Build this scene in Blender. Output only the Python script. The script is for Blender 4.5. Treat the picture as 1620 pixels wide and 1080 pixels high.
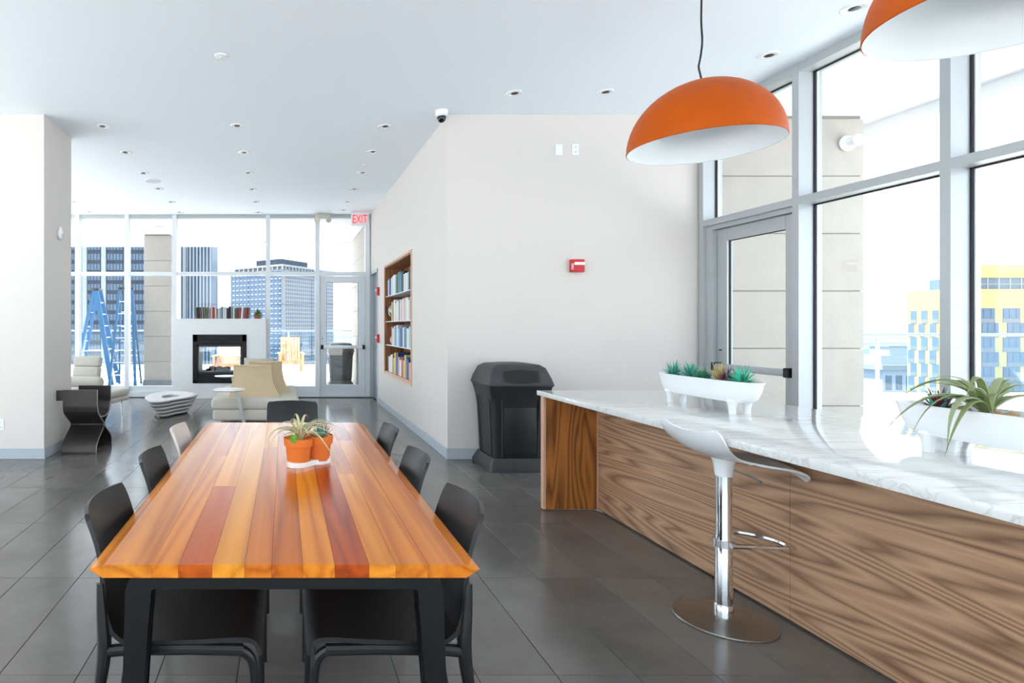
import bpy, bmesh, math, random
from mathutils import Vector, Matrix
R = math.radians
PI = math.pi
for o in list(bpy.data.objects): bpy.data.objects.remove(o)
S = bpy.context.scene
C = S.collection

# ------------------------------------------------------------------ camera
EYE = 1.40
cd = bpy.data.cameras.new('camera'); cam = bpy.data.objects.new('camera', cd); C.objects.link(cam)
cam.location = (0, 0, EYE); cam.rotation_euler = (R(90), 0, 0)
cd.sensor_width = 36.0; cd.sensor_fit = 'HORIZONTAL'
cd.lens = 36.0 * 910 / 1620
cd.shift_x = (810 - 450) / 1620; cd.shift_y = -(540 - 517) / 1620
cd.clip_start = 0.05; cd.clip_end = 20000
S.camera = cam
# ------------------------------------------------------------------ world, sun, exposure
w = bpy.data.worlds.new('sky'); S.world = w; w.use_nodes = True
bg = w.node_tree.nodes['Background']; bg.inputs[0].default_value = (0.80, 0.915, 1.0, 1); bg.inputs[1].default_value = 1.15
sd = bpy.data.lights.new('sun', 'SUN'); sd.energy = 7.0; sd.angle = R(1.0); sd.color = (1, .98, .95)
sun = bpy.data.objects.new('sun', sd); C.objects.link(sun)
sun.rotation_euler = Vector((.42, -.06, -.90)).to_track_quat('-Z', 'Y').to_euler()
S.view_settings.view_transform = 'Standard'; S.view_settings.look = 'None'
S.view_settings.gamma = 1.0; S.view_settings.use_curve_mapping = False
S.view_settings.exposure = 1.68

# ------------------------------------------------------------------ helpers
class MB:
    def __init__(s): s.bm = bmesh.new()
    def _mark(s, fs, mi, smooth=False):
        for f in fs:
            f.material_index = mi; f.smooth = smooth
    def box(s, x0, x1, y0, y1, z0, z1, mi=0, bev=0.0, seg=2):
        r = bmesh.ops.create_cube(s.bm, size=1)
        vs = r['verts']
        for v in vs:
            v.co = Vector((x0 + (v.co.x + .5) * (x1 - x0), y0 + (v.co.y + .5) * (y1 - y0), z0 + (v.co.z + .5) * (z1 - z0)))
        fs = set(f for v in vs for f in v.link_faces)
        if bev > 0:
            es = list(set(e for v in vs for e in v.link_edges))
            rr = bmesh.ops.bevel(s.bm, geom=es, offset=bev, segments=seg, profile=.5, affect='EDGES')
            fs = set(f for f in fs if f.is_valid) | set(rr['faces'])
            s._mark(fs, mi, True)
        else: s._mark(fs, mi)
        return s
    def bar(s, p0, p1, w, d, up=(0, 0, 1), mi=0, bev=0.0):
        """box beam from p0 to p1, w across, d along up"""
        p0 = Vector(p0); p1 = Vector(p1); z = (p1 - p0); L = z.length; z.normalize()
        u = Vector(up); x = u.cross(z)
        if x.length < 1e-4: x = Vector((1, 0, 0))
        x.normalize(); y = z.cross(x)
        m = MB(); m.box(-w / 2, w / 2, -d / 2, d / 2, 0, L, mi, bev)
        M = Matrix((x, y, z)).transposed().to_4x4(); M.translation = p0
        s.merge(m, M); return s
    def merge(s, m, M=None):
        if M is not None: bmesh.ops.transform(m.bm, matrix=M, verts=m.bm.verts)
        me = bpy.data.meshes.new('t'); m.bm.to_mesh(me); s.bm.from_mesh(me); bpy.data.meshes.remove(me); m.bm.free(); return s
    def lathe(s, prof, n=32, c=(0, 0, 0), mi=0, sx=1, sy=1):
        rings = []
        for r, z in prof:
            if r < 1e-5: rings.append([s.bm.verts.new((c[0], c[1], c[2] + z))])
            else: rings.append([s.bm.verts.new((c[0] + sx * r * math.cos(2 * PI * k / n), c[1] + sy * r * math.sin(2 * PI * k / n), c[2] + z)) for k in range(n)])
        fs = []
        for a, b in zip(rings, rings[1:]):
            for k in range(n):
                k2 = (k + 1) % n
                if len(a) == 1 and len(b) == 1: continue
                if len(a) == 1: fs.append(s.bm.faces.new((a[0], b[k2], b[k])))
                elif len(b) == 1: fs.append(s.bm.faces.new((a[k], a[k2], b[0])))
                else: fs.append(s.bm.faces.new((a[k], a[k2], b[k2], b[k])))
        s._mark(fs, mi, True); return s
    def tube(s, pts, rad, n=8, mi=0, closed=False, flat=1.0, up=(0, 0, 1)):
        P = [Vector(p) for p in pts]; N = len(P)
        rings = []
        prev = None
        for i in range(N):
            if closed: t = P[(i + 1) % N] - P[i - 1]
            else: t = P[min(i + 1, N - 1)] - P[max(i - 1, 0)]
            t.normalize()
            u = prev if prev is not None else Vector(up)
            x = u - t * u.dot(t)
            if x.length < 1e-4: x = t.orthogonal()
            x.normalize(); prev = x; y = t.cross(x)
            r = rad[i] if isinstance(rad, (list, tuple)) else rad
            rings.append([s.bm.verts.new(P[i] + (x * math.cos(2 * PI * k / n) * flat + y * math.sin(2 * PI * k / n)) * r) for k in range(n)])
        fs = []
        prs = list(zip(rings, rings[1:]))
        if closed: prs.append((rings[-1], rings[0]))
        for a, b in prs:
            for k in range(n):
                k2 = (k + 1) % n; fs.append(s.bm.faces.new((a[k], a[k2], b[k2], b[k])))
        if not closed:
            fs.append(s.bm.faces.new(list(reversed(rings[0])))); fs.append(s.bm.faces.new(rings[-1]))
        s._mark(fs, mi, True); return s
    def prism(s, poly, z0, z1, axis='z', mi=0):
        """extrude a 2D polygon; axis z: (x,y) poly, axis x: (y,z) poly, axis y: (x,z) poly"""
        def mk(a, b, t): return {'z': (a, b, t), 'x': (t, a, b), 'y': (a, t, b)}[axis]
        A = [s.bm.verts.new(mk(a, b, z0)) for a, b in poly]; B = [s.bm.verts.new(mk(a, b, z1)) for a, b in poly]
        fs = [s.bm.faces.new(A), s.bm.faces.new(B)]
        n = len(poly)
        for k in range(n): fs.append(s.bm.faces.new((A[k], A[(k + 1) % n], B[(k + 1) % n], B[k])))
        s._mark(fs, mi); return s
    def sweep(s, prof, width, thick, mi=0, axis='x'):
        """open sheet: prof list (y,z) of centre line, extruded over width (x0,x1), with thickness"""
        P = [Vector((a, b)) for a, b in prof]; n = len(P); L = []; Rr = []
        for i in range(n):
            t = P[min(i + 1, n - 1)] - P[max(i - 1, 0)]; t.normalize(); nn = Vector((-t.y, t.x)) * thick / 2
            L.append(P[i] + nn); Rr.append(P[i] - nn)
        s.prism([tuple(p) for p in L + Rr[::-1]], width[0], width[1], axis, mi); return s
    def grid(s, fn, nu, nv, thick, mi=0):
        vs = [[s.bm.verts.new(fn(i / nu, j / nv)) for j in range(nv + 1)] for i in range(nu + 1)]
        fs = []
        for i in range(nu):
            for j in range(nv): fs.append(s.bm.faces.new((vs[i][j], vs[i + 1][j], vs[i + 1][j + 1], vs[i][j + 1])))
        s._mark(fs, mi, True)
        if thick:
            s.bm.normal_update(); r = bmesh.ops.solidify(s.bm, geom=fs, thickness=thick)
            for f in s.bm.faces: f.smooth = True
        return s
    def ico(s, c, rx, ry, rz, sub=2, jit=0, rnd=None, mi=0):
        r = bmesh.ops.create_icosphere(s.bm, subdivisions=sub, radius=1)
        fs = set()
        for v in r['verts']:
            k = 1 + (rnd.uniform(-jit, jit) if jit else 0)
            v.co = Vector((c[0] + v.co.x * rx * k, c[1] + v.co.y * ry * k, c[2] + v.co.z * rz * k))
            fs.update(v.link_faces)
        s._mark(fs, mi, True); return s
    def mesh(s, name, mats, angle=35):
        bmesh.ops.recalc_face_normals(s.bm, faces=s.bm.faces)
        me = bpy.data.meshes.new(name); s.bm.to_mesh(me); s.bm.free()
        for m in (mats if isinstance(mats, (list, tuple)) else [mats]): me.materials.append(m)
        if any(p.use_smooth for p in me.polygons): me.set_sharp_from_angle(angle=R(angle))
        return me
    def build(s, name, mats, parent=None, loc=None, rot=None):
        return link(name, s.mesh(name, mats), parent, loc, rot)
def link(name, me, parent=None, loc=None, rot=None):
    o = bpy.data.objects.new(name, me); C.objects.link(o)
    if parent is not None: o.parent = parent
    if loc: o.location = loc
    if rot: o.rotation_euler = rot
    return o
def tag(o, label=None, cat=None, group=None, kind=None):
    if label: o['label'] = label
    if cat: o['category'] = cat
    if group: o['group'] = group
    if kind: o['kind'] = kind
    return o
def thing(name, label, cat, loc=(0, 0, 0), rotz=0, group=None, kind=None):
    o = bpy.data.objects.new(name, None); C.objects.link(o); o.empty_display_size = .1
    o.location = loc; o.rotation_euler = (0, 0, rotz)
    return tag(o, label, cat, group, kind)
def dup(o, parent=None):
    c = o.copy(); C.objects.link(c); c.parent = parent
    for ch in list(o.children): dup(ch, c)
    return c
ORD = ['first', 'second', 'third', 'fourth', 'fifth', 'sixth', 'seventh', 'eighth', 'ninth', 'tenth', 'eleventh', 'twelfth', 'thirteenth', 'fourteenth',
       'fifteenth', 'sixteenth', 'seventeenth', 'eighteenth', 'nineteenth', 'twentieth', 'twenty-first', 'twenty-second', 'twenty-third', 'twenty-fourth',
       'twenty-fifth', 'twenty-sixth', 'twenty-seventh', 'twenty-eighth', 'twenty-ninth', 'thirtieth']
def bez(p0, p1, p2, n=10, p3=None):
    p0, p1, p2 = Vector(p0), Vector(p1), Vector(p2); out = []
    for i in range(n + 1):
        t = i / n
        if p3 is None: out.append(p0 * (1 - t) ** 2 + p1 * 2 * t * (1 - t) + p2 * t * t)
        else: out.append(p0 * (1 - t) ** 3 + p1 * 3 * t * (1 - t) ** 2 + p2 * 3 * t * t * (1 - t) + Vector(p3) * t ** 3)
    return out
def smooth_poly(pts, n=6):
    """closed Catmull-Rom through 2D points"""
    out = []; N = len(pts)
    for i in range(N):
        p = [Vector(pts[(i + k - 1) % N]) for k in range(4)]
        for j in range(n):
            t = j / n
            out.append(tuple(.5 * ((2 * p[1]) + (-p[0] + p[2]) * t + (2 * p[0] - 5 * p[1] + 4 * p[2] - p[3]) * t * t + (-p[0] + 3 * p[1] - 3 * p[2] + p[3]) * t ** 3)))
    return out
def smooth_open(pts, n=6):
    out = []; N = len(pts)
    for i in range(N - 1):
        p = [Vector(pts[max(0, min(N - 1, i + k - 1))]) for k in range(4)]
        for j in range(n):
            t = j / n
            out.append(.5 * ((2 * p[1]) + (-p[0] + p[2]) * t + (2 * p[0] - 5 * p[1] + 4 * p[2] - p[3]) * t * t + (-p[0] + 3 * p[1] - 3 * p[2] + p[3]) * t ** 3))
    out.append(Vector(pts[-1])); return out

# ------------------------------------------------------------------ materials
def sR(c): return tuple((x / 12.92 if x <= .04045 else ((x + .055) / 1.055) ** 2.4) for x in [v / 255 for v in c]) + (1,)
MATS = {}
def mat(name, col, rough=.5, metal=0, spec=.5, bump=0, bscale=60, var=0, vscale=3, emit=0, coat=0, trans=None):
    if name in MATS: return MATS[name]
    m = bpy.data.materials.new(name); m.use_nodes = True; nt = m.node_tree; b = nt.nodes['Principled BSDF']
    c = sR(col)
    b.inputs['Base Color'].default_value = c; b.inputs['Roughness'].default_value = rough; b.inputs['Metallic'].default_value = metal
    b.inputs['Specular IOR Level'].default_value = spec
    if coat: b.inputs['Coat Weight'].default_value = coat; b.inputs['Coat Roughness'].default_value = .08
    tc = nt.nodes.new('ShaderNodeTexCoord')
    n = nt.nodes.new('ShaderNodeTexNoise'); n.inputs['Scale'].default_value = vscale; n.inputs['Detail'].default_value = 5
    nt.links.new(tc.outputs['Object'], n.inputs['Vector'])
    mx = nt.nodes.new('ShaderNodeMix'); mx.data_type = 'RGBA'
    v = var if var else .03
    mx.inputs[6].default_value = tuple(x * (1 - v) for x in c[:3]) + (1,); mx.inputs[7].default_value = tuple(min(1, x * (1 + v)) for x in c[:3]) + (1,)
    nt.links.new(n.outputs['Fac'], mx.inputs[0]); nt.links.new(mx.outputs[2], b.inputs['Base Color'])
    if bump:
        n2 = nt.nodes.new('ShaderNodeTexNoise'); n2.inputs['Scale'].default_value = bscale; n2.inputs['Detail'].default_value = 4
        nt.links.new(tc.outputs['Object'], n2.inputs['Vector'])
        bp = nt.nodes.new('ShaderNodeBump'); bp.inputs['Strength'].default_value = bump; bp.inputs['Distance'].default_value = .01
        nt.links.new(n2.outputs['Fac'], bp.inputs['Height']); nt.links.new(bp.outputs[0], b.inputs['Normal'])
    if emit:
        b.inputs['Emission Color'].default_value = c; b.inputs['Emission Strength'].default_value = emit
    MATS[name] = m; return m
def glass_mat(name, tint=(1, 1, 1), refl=1.0):
    m = bpy.data.materials.new(name); m.use_nodes = True; nt = m.node_tree; nt.nodes.clear()
    out = nt.nodes.new('ShaderNodeOutputMaterial'); mix = nt.nodes.new('ShaderNodeMixShader')
    tr = nt.nodes.new('ShaderNodeBsdfTransparent'); tr.inputs[0].default_value = tint + (1,)
    gl = nt.nodes.new('ShaderNodeBsdfGlossy'); gl.inputs['Roughness'].default_value = 0; gl.inputs[0].default_value = (1, 1, 1, 1)
    g = nt.nodes.new('ShaderNodeNewGeometry'); dt = nt.nodes.new('ShaderNodeVectorMath'); dt.operation = 'DOT_PRODUCT'
    nt.links.new(g.outputs['Normal'], dt.inputs[0]); nt.links.new(g.outputs['Incoming'], dt.inputs[1])
    def mth(op, a, b=None):
        n = nt.nodes.new('ShaderNodeMath'); n.operation = op; nt.links.new(a, n.inputs[0])
        if b is not None: n.inputs[1].default_value = b
        return n.outputs[0]
    c = mth('ABSOLUTE', dt.outputs['Value']); c = mth('MULTIPLY_ADD', c, -1.0); c.node.inputs[2].default_value = 1.0
    c = mth('POWER', c, 5.0); c = mth('MULTIPLY_ADD', c, .6 * refl); c.node.inputs[2].default_value = .03 * refl
    nt.links.new(c, mix.inputs[0]); nt.links.new(tr.outputs[0], mix.inputs[1]); nt.links.new(gl.outputs[0], mix.inputs[2])
    nt.links.new(mix.outputs[0], out.inputs[0]); MATS[name] = m; return m
def wood(name, dark, light, grain='Y', rough=.3, rings=10, across=3.0, along=.45, seed=0, fine=.35, coat=0, mid=.5, spec=.5):
    m = bpy.data.materials.new(name); m.use_nodes = True; nt = m.node_tree; b = nt.nodes['Principled BSDF']; L = nt.links
    tc = nt.nodes.new('ShaderNodeTexCoord'); mp = nt.nodes.new('ShaderNodeMapping')
    sc = {'X': (along, across, across), 'Y': (across, along, across), 'Z': (across, across, along)}[grain]
    mp.inputs['Scale'].default_value = sc; mp.inputs['Location'].default_value = (seed * 3.1, seed * 1.7, seed * 2.3)
    L.new(tc.outputs['Object'], mp.inputs[0])
    n = nt.nodes.new('ShaderNodeTexNoise'); n.inputs['Scale'].default_value = 1.0; n.inputs['Detail'].default_value = 1.5; n.inputs['Distortion'].default_value = .35
    L.new(mp.outputs[0], n.inputs['Vector'])
    mu = nt.nodes.new('ShaderNodeMath'); mu.operation = 'MULTIPLY'; mu.inputs[1].default_value = rings; L.new(n.outputs['Fac'], mu.inputs[0])
    pp = nt.nodes.new('ShaderNodeMath'); pp.operation = 'PINGPONG'; pp.inputs[1].default_value = .5; L.new(mu.outputs[0], pp.inputs[0])
    mp2 = nt.nodes.new('ShaderNodeMapping'); k = 22
    mp2.inputs['Scale'].default_value = {'X': (1.2, 3 * k, 3 * k), 'Y': (3 * k, 1.2, 3 * k), 'Z': (3 * k, 3 * k, 1.2)}[grain]; L.new(tc.outputs['Object'], mp2.inputs[0])
    n2 = nt.nodes.new('ShaderNodeTexNoise'); n2.inputs['Scale'].default_value = 1; n2.inputs['Detail'].default_value = 4; L.new(mp2.outputs[0], n2.inputs['Vector'])
    ad = nt.nodes.new('ShaderNodeMix'); ad.inputs[0].default_value = fine
    m2 = nt.nodes.new('ShaderNodeMath'); m2.operation = 'MULTIPLY'; m2.inputs[1].default_value = 2.0; L.new(pp.outputs[0], m2.inputs[0])
    L.new(m2.outputs[0], ad.inputs[2]); L.new(n2.outputs['Fac'], ad.inputs[3])
    rp = nt.nodes.new('ShaderNodeValToRGB'); rp.color_ramp.elements[0].color = sR(dark); rp.color_ramp.elements[1].color = sR(light)
    rp.color_ramp.elements[0].position = .12; rp.color_ramp.elements[1].position = .85
    e = rp.color_ramp.elements.new(mid); a, c = sR(dark), sR(light); e.color = tuple(a[i] * .35 + c[i] * .65 for i in range(3)) + (1,)
    L.new(ad.outputs[0], rp.inputs[0]); L.new(rp.outputs[0], b.inputs['Base Color'])
    b.inputs['Roughness'].default_value = rough; b.inputs['Specular IOR Level'].default_value = spec
    if coat: b.inputs['Coat Weight'].default_value = coat; b.inputs['Coat Roughness'].default_value = .06
    MATS[name] = m; return m
def floor_mat():
    m = bpy.data.materials.new('polished_tile'); m.use_nodes = True; nt = m.node_tree; b = nt.nodes['Principled BSDF']; L = nt.links
    g = nt.nodes.new('ShaderNodeNewGeometry')
    n = nt.nodes.new('ShaderNodeTexNoise'); n.inputs['Scale'].default_value = 2.2; n.inputs['Detail'].default_value = 8; n.inputs['Roughness'].default_value = .62
    L.new(g.outputs['Position'], n.inputs['Vector'])
    oi = nt.nodes.new('ShaderNodeObjectInfo')
    ad = nt.nodes.new('ShaderNodeMath'); ad.operation = 'MULTIPLY_ADD'; ad.inputs[1].default_value = .22; L.new(oi.outputs['Random'], ad.inputs[0]); L.new(n.outputs['Fac'], ad.inputs[2])
    rp = nt.nodes.new('ShaderNodeValToRGB'); rp.color_ramp.elements[0].position = .3; rp.color_ramp.elements[1].position = .95
    rp.color_ramp.elements[0].color = sR((94, 91, 88)); rp.color_ramp.elements[1].color = sR((120, 116, 112))
    L.new(ad.outputs[0], rp.inputs[0]); L.new(rp.outputs[0], b.inputs['Base Color'])
    n2 = nt.nodes.new('ShaderNodeTexNoise'); n2.inputs['Scale'].default_value = 5; n2.inputs['Detail'].default_value = 6; L.new(g.outputs['Position'], n2.inputs['Vector'])
    mr = nt.nodes.new('ShaderNodeMapRange'); mr.inputs[3].default_value = .10; mr.inputs[4].default_value = .24; L.new(n2.outputs['Fac'], mr.inputs[0]); L.new(mr.outputs[0], b.inputs['Roughness'])
    bp = nt.nodes.new('ShaderNodeBump'); bp.inputs['Strength'].default_value = .04; bp.inputs['Distance'].default_value = .01
    n3 = nt.nodes.new('ShaderNodeTexNoise'); n3.inputs['Scale'].default_value = 14; n3.inputs['Detail'].default_value = 3; L.new(g.outputs['Position'], n3.inputs['Vector'])
    L.new(n3.outputs['Fac'], bp.inputs['Height']); L.new(bp.outputs[0], b.inputs['Normal'])
    return m
def marble_mat():
    m = bpy.data.materials.new('white_marble'); m.use_nodes = True; nt = m.node_tree; b = nt.nodes['Principled BSDF']; L = nt.links
    tc = nt.nodes.new('ShaderNodeTexCoord'); mp = nt.nodes.new('ShaderNodeMapping'); mp.inputs['Scale'].default_value = (.55, 6, 6); mp.inputs['Rotation'].default_value = (0, 0, .12)
    L.new(tc.outputs['Object'], mp.inputs[0])
    n = nt.nodes.new('ShaderNodeTexNoise'); n.inputs['Scale'].default_value = 2.2; n.inputs['Detail'].default_value = 7; n.inputs['Distortion'].default_value = .5; L.new(mp.outputs[0], n.inputs['Vector'])
    rp = nt.nodes.new('ShaderNodeValToRGB'); E = rp.color_ramp.elements
    E[0].position = 0; E[0].color = sR((232, 231, 229)); E[1].position = 1; E[1].color = sR((236, 236, 235))
    for p, c in ((.45, (230, 229, 227)), (.49, (222, 220, 217)), (.50, (198, 196, 192)), (.506, (222, 220, 217)), (.55, (231, 230, 229))):
        e = E.new(p); e.color = sR(c)
    L.new(n.outputs['Fac'], rp.inputs[0]); L.new(rp.outputs[0], b.inputs['Base Color'])
    b.inputs['Roughness'].default_value = .06; b.inputs['Specular IOR Level'].default_value = .7
    return m
wall_m = mat('wall_paint', (217, 210, 204), .6, bump=.02, bscale=200, var=.015, vscale=1)
ceil_m = mat('ceiling_paint', (236, 243, 252), .7, var=.015, vscale=.6)
base_m = mat('baseboard_paint', (176, 183, 190), .45)
alu = mat('aluminium', (182, 186, 189), .42, .3)
alu_w = mat('white_aluminium', (226, 231, 236), .4, .1)
gasket = mat('black_gasket', (22, 22, 28), .6)
glass = glass_mat('window_glass', (.985, .995, 1.0))
glass_b = glass_mat('tinted_glass', (.80, .90, .96))
tile_m = floor_mat(); grout = mat('dark_grout', (44, 42, 40), .9)
marble = marble_mat()
walnut_y = wood('walnut_long_grain', (122, 86, 64), (206, 164, 130), 'Y', .42, rings=24, across=4.0, along=.24, seed=4, fine=.42)
walnut_z = wood('walnut_upright_grain', (98, 52, 18), (188, 118, 56), 'Z', .38, rings=12, across=5, along=.5, seed=9, fine=.4)  # more orange: warm light on the end panel is put into this colour
walnut_edge = mat('pale_wood_edge', (214, 168, 140), .45)
black_p = mat('black_plastic', (22, 22, 24), .38, spec=.45, bump=.02, bscale=300)
black_m = mat('black_metal', (11, 11, 12), .45, .1, spec=.35)
beige_p = mat('beige_plastic', (214, 200, 192), .4)
chrome = mat('chrome', (225, 226, 228), .08, 1.0)
brushed = mat('brushed_steel', (150, 148, 145), .32, 1.0, var=.12, vscale=20)
white_p = mat('white_gloss_plastic', (240, 241, 243), .22)
ceramic = mat('white_ceramic', (238, 239, 240), .2)
white_m = mat('white_paint', (240, 241, 243), .4)
stone = mat('limestone', (172, 166, 158), .8, bump=.25, bscale=40, var=.10, vscale=5)
joint_m = mat('stone_joint', (136, 131, 125), .9)
deck = mat('terrace_paving', (220, 219, 214), .75, var=.06, vscale=1.2)
soffit_m = mat('soffit_board', (228, 226, 230), .8, var=.05, vscale=.7)
terracotta = mat('terracotta', (222, 118, 52), .75, spec=.2, bump=.05, bscale=80, var=.12, vscale=12)
soil = mat('potting_gravel', (120, 92, 70), .95, bump=.6, bscale=90, var=.35, vscale=60)
lamp_o = mat('burnt_orange_lacquer', (188, 82, 0), .5, spec=.2, bump=.02, bscale=60, var=.13, vscale=9)
lamp_w = mat('white_lamp_lining', (240, 243, 246), .3)
red_m = mat('red_enamel', (200, 24, 34), .4)
red_letter = mat('red_letters', (222, 30, 40), .4, emit=.6)
dark_steel = mat('blackened_steel', (62, 56, 54), .42, .5, var=.2, vscale=8)
steel_edge = mat('bare_steel_edge', (170, 164, 158), .4, .6)
leather = mat('grey_leather', (196, 192, 182), .45, bump=.08, bscale=120)
suede = mat('beige_suede', (206, 199, 186), .9, bump=.12, bscale=90, var=.12, vscale=6)
suede_t = mat('tan_suede', (208, 186, 152), .9, bump=.1, bscale=90, var=.08, vscale=5)
ladder_b = mat('blue_fibreglass', (4, 98, 150), .5)
ladder_s = mat('ladder_aluminium', (215, 218, 222), .35, .6)
teak = wood('teak', (150, 100, 66), (196, 150, 112), 'Z', .6, seed=2)
plastic_bin = mat('charcoal_bin_plastic', (52, 53, 56), .5, bump=.12, bscale=160, var=.1, vscale=9)
plastic_bin_d = mat('black_bin_plastic', (30, 30, 32), .45, bump=.06, bscale=160)

# ------------------------------------------------------------------ structure: floor with tiles
CEIL = 3.652
fl = MB(); fl.box(-6.2, 4.60, -4.2, 11.72, -.20, -.0035)
floor = tag(fl.build('floor', grout), 'dark grey polished tile floor of the whole room', 'floor', kind='structure')
TW, TL = .3205, .895
tm = MB(); tm.box(.0015, TW - .0015, .0015, TL - .0015, -.006, 0, bev=.0012, seg=1); tme = tm.mesh('tile', tile_m)
rest = MB()
for i in range(-18, 16):
    for j in range(-7, 11):
        x = -.509 + TW * i; y = 2.316 + TL * j
        if x < -6.15 or x + TW > 4.62 or y < -4.1 or y + TL > 11.9: continue
        if y > 5.9 and x > 1.6: continue
        if y > 6 and y < 6.85 and x < -2.62: continue
        if y > 1.4 and x > -5.1 and not (x > 3.3 and y < 3.2):
            link('tile', tme, floor, (x, y, 0))
        else: rest.box(x + .0015, x + TW - .0015, y + .0015, y + TL - .0015, -.006, 0)
tag(rest.build('tile_field', tile_m, floor), kind='stuff')

def struct(name, mb, m, label, cat): return tag(mb.build(name, m), label, cat, kind='structure')
struct('ceiling', MB().box(-6.2, 4.60, -4.2, 11.72, CEIL, CEIL + .25), ceil_m, 'smooth white ceiling dotted with recessed downlights', 'ceiling')
struct('wall_back', MB().box(1.73, 4.44, 6.10, 6.30, 0, CEIL), wall_m, 'off-white wall behind the bin with the red fire alarm', 'wall')
struct('wall_left', MB().box(-6.2, -2.55, 6.10, 6.88, 0, CEIL), wall_m, 'white wall end at left beside the bent steel stand', 'wall')
# hall wall with the book niche opening
NY0, NY1, NZ0, NZ1 = 7.83, 9.9, .63, 2.42
hw = MB()
hw.box(1.73, 1.86, 6.30, NY0, 0, CEIL).box(1.73, 1.86, NY1, 10.66, 0, CEIL).box(1.73, 1.86, NY0, NY1, 0, NZ0).box(1.73, 1.86, NY0, NY1, NZ1, CEIL)
hw.box(1.73, 1.86, 11.52, 11.72, 0, CEIL).box(1.73, 1.86, 10.66, 11.52, 2.47, CEIL)
struct('wall_right', hw, wall_m, 'white hall wall with recessed bookcase running to the far windows', 'wall')
def baseb(name, x0, x1, y0, y1, label): struct(name, MB().box(x0, x1, y0, y1, 0, .115, bev=.004, seg=1), base_m, label, 'baseboard')
baseb('baseboard_back', 1.716, 4.38, 6.086, 6.0995, 'pale grey baseboard along the wall behind the bin')
baseb('baseboard_right', 1.716, 1.7295, 6.10, 10.62, 'pale grey baseboard along the hall wall under the bookcase')
baseb('baseboard_left', -6.2, -2.536, 6.086, 6.0995, 'pale grey baseboard on the wall end at left, camera side')
struct('baseboard_left_return', MB().box(-2.5495, -2.536, 6.10, 6.88, 0, .115, bev=.004, seg=1), base_m, 'pale grey baseboard behind the bent steel stand', 'baseboard')

# ------------------------------------------------------------------ glazed facades
def pane(parent, x0, x1, y0, y1, z0, z1, g=glass):
    MB().box(x0, x1, y0, y1, z0, z1).build('pane', g, parent)
def window_y(name, xs, y, label, door=None, m=alu_w, sill=.20):
    """glazed wall in a plane y = const; xs mullion centres"""
    W = thing(name, label, 'window', (0, y, 0), kind='structure')
    for i, x in enumerate(xs):
        MB().box(x - .045, x + .045, -.10, .05, 0, CEIL).build('mullion', m, W)
    MB().box(xs[0], xs[-1], -.08, .05, CEIL - .06, CEIL).build('head_frame', m, W)
    for a, b in zip(xs, xs[1:]):
        isdoor = door is not None and abs(a - door) < .01
        MB().box(a + .045, b - .045, -.09, .05, 2.435, 2.505).build('transom', m, W)
        pane(W, a + .045, b - .045, -.006, .006, 2.505, CEIL - .06)
        if not isdoor:
            MB().box(a + .045, b - .045, -.09, .05, 0, sill * .55).box(a + .045, b - .045, -.06, .05, sill * .55, sill).build('sill', m, W)
            pane(W, a + .045, b - .045, -.006, .006, sill, 2.435)
    return W
FX = [-5.15, -4.155, -3.16, -2.205, -.33, .663, 1.665]
FY = 11.62
Wf = thing('window_1', 'far glazed wall behind the white fireplace', 'window', (0, FY, 0), kind='structure')
for x in FX: MB().box(x - .042, x + .042, -.10, .05, 0, CEIL).build('mullion', alu_w, Wf)
MB().box(-6.2, 1.73, -.08, .05, CEIL - .07, CEIL).build('head_frame', alu, Wf)
for i, (a, b) in enumerate(zip([-6.2] + FX, FX)):
    a2, b2 = a + .042, b - .042
    MB().box(a2, b2, -.09, .05, 2.435, 2.505).build('transom', alu_w, Wf)
    pane(Wf, a2, b2, -.005, .005, 2.505, CEIL - .07)
    if i == 6: continue
    if i == 4:
        pane(Wf, a2, b2, -.005, .005, 1.56, 2.435)
        continue
    MB().box(a2, b2, -.09, .05, 0, .11).box(a2, b2, -.06, .05, .11, .21).build('sill', alu_w, Wf)
    pane(Wf, a2, b2, -.005, .005, .21, 2.435)
# exit door in the far wall
def glass_door(name, label, w, h, loc, rotz, m, bar_m, glassm):
    D = thing(name, label, 'door', loc, rotz, kind='structure')
    st = .13
    MB().box(0, st, -.03, .03, .01, h, bev=.004, seg=1).build('stile', m, D)
    MB().box(w - st, w, -.03, .03, .01, h, bev=.004, seg=1).build('stile', m, D)
    MB().box(st, w - st, -.03, .03, h - st * .95, h).build('top_rail', m, D)
    MB().box(st, w - st, -.03, .03, .01, .24).build('bottom_rail', m, D)
    pane(D, st, w - st, -.004, .004, .24, h - st * .95, glassm)
    g = MB()
    for x in (st, w - st): g.box(x - .006, x + .006, -.010, .010, .24, h - st * .95)
    g.box(st, w - st, -.010, .010, h - st * .95 - .006, h - st * .95 + .006)
    g.build('gasket', gasket, D)
    pb = MB().box(.02, w - .02, -.11, -.06, .965, 1.03, bev=.01); p = pb.build('push_bar', bar_m, D)
    for x in (.02, w - .06):
        MB().box(x, x + .05, -.115, -.03, .955, 1.04, bev=.008).build('bar_end_cap', gasket, p)
    MB().lathe([(0, 0), (.014, 0), (.014, .012), (0, .012)], 12, (.05, -.035, 1.16)).build('lock', gasket, D)
    return D
glass_door('door_1', 'glazed exit door with white push bar below the exit sign', .905, 2.42, (.712, FY - .02, 0), 0, alu_w, white_p, glass)
MB().box(.66, 1.68, FY - .14, FY + .04, 0, .012).build('door_threshold', alu, None)
tag(bpy.data.objects['door_threshold'], 'metal threshold strip under the glazed exit door', 'threshold', kind='structure')
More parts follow.
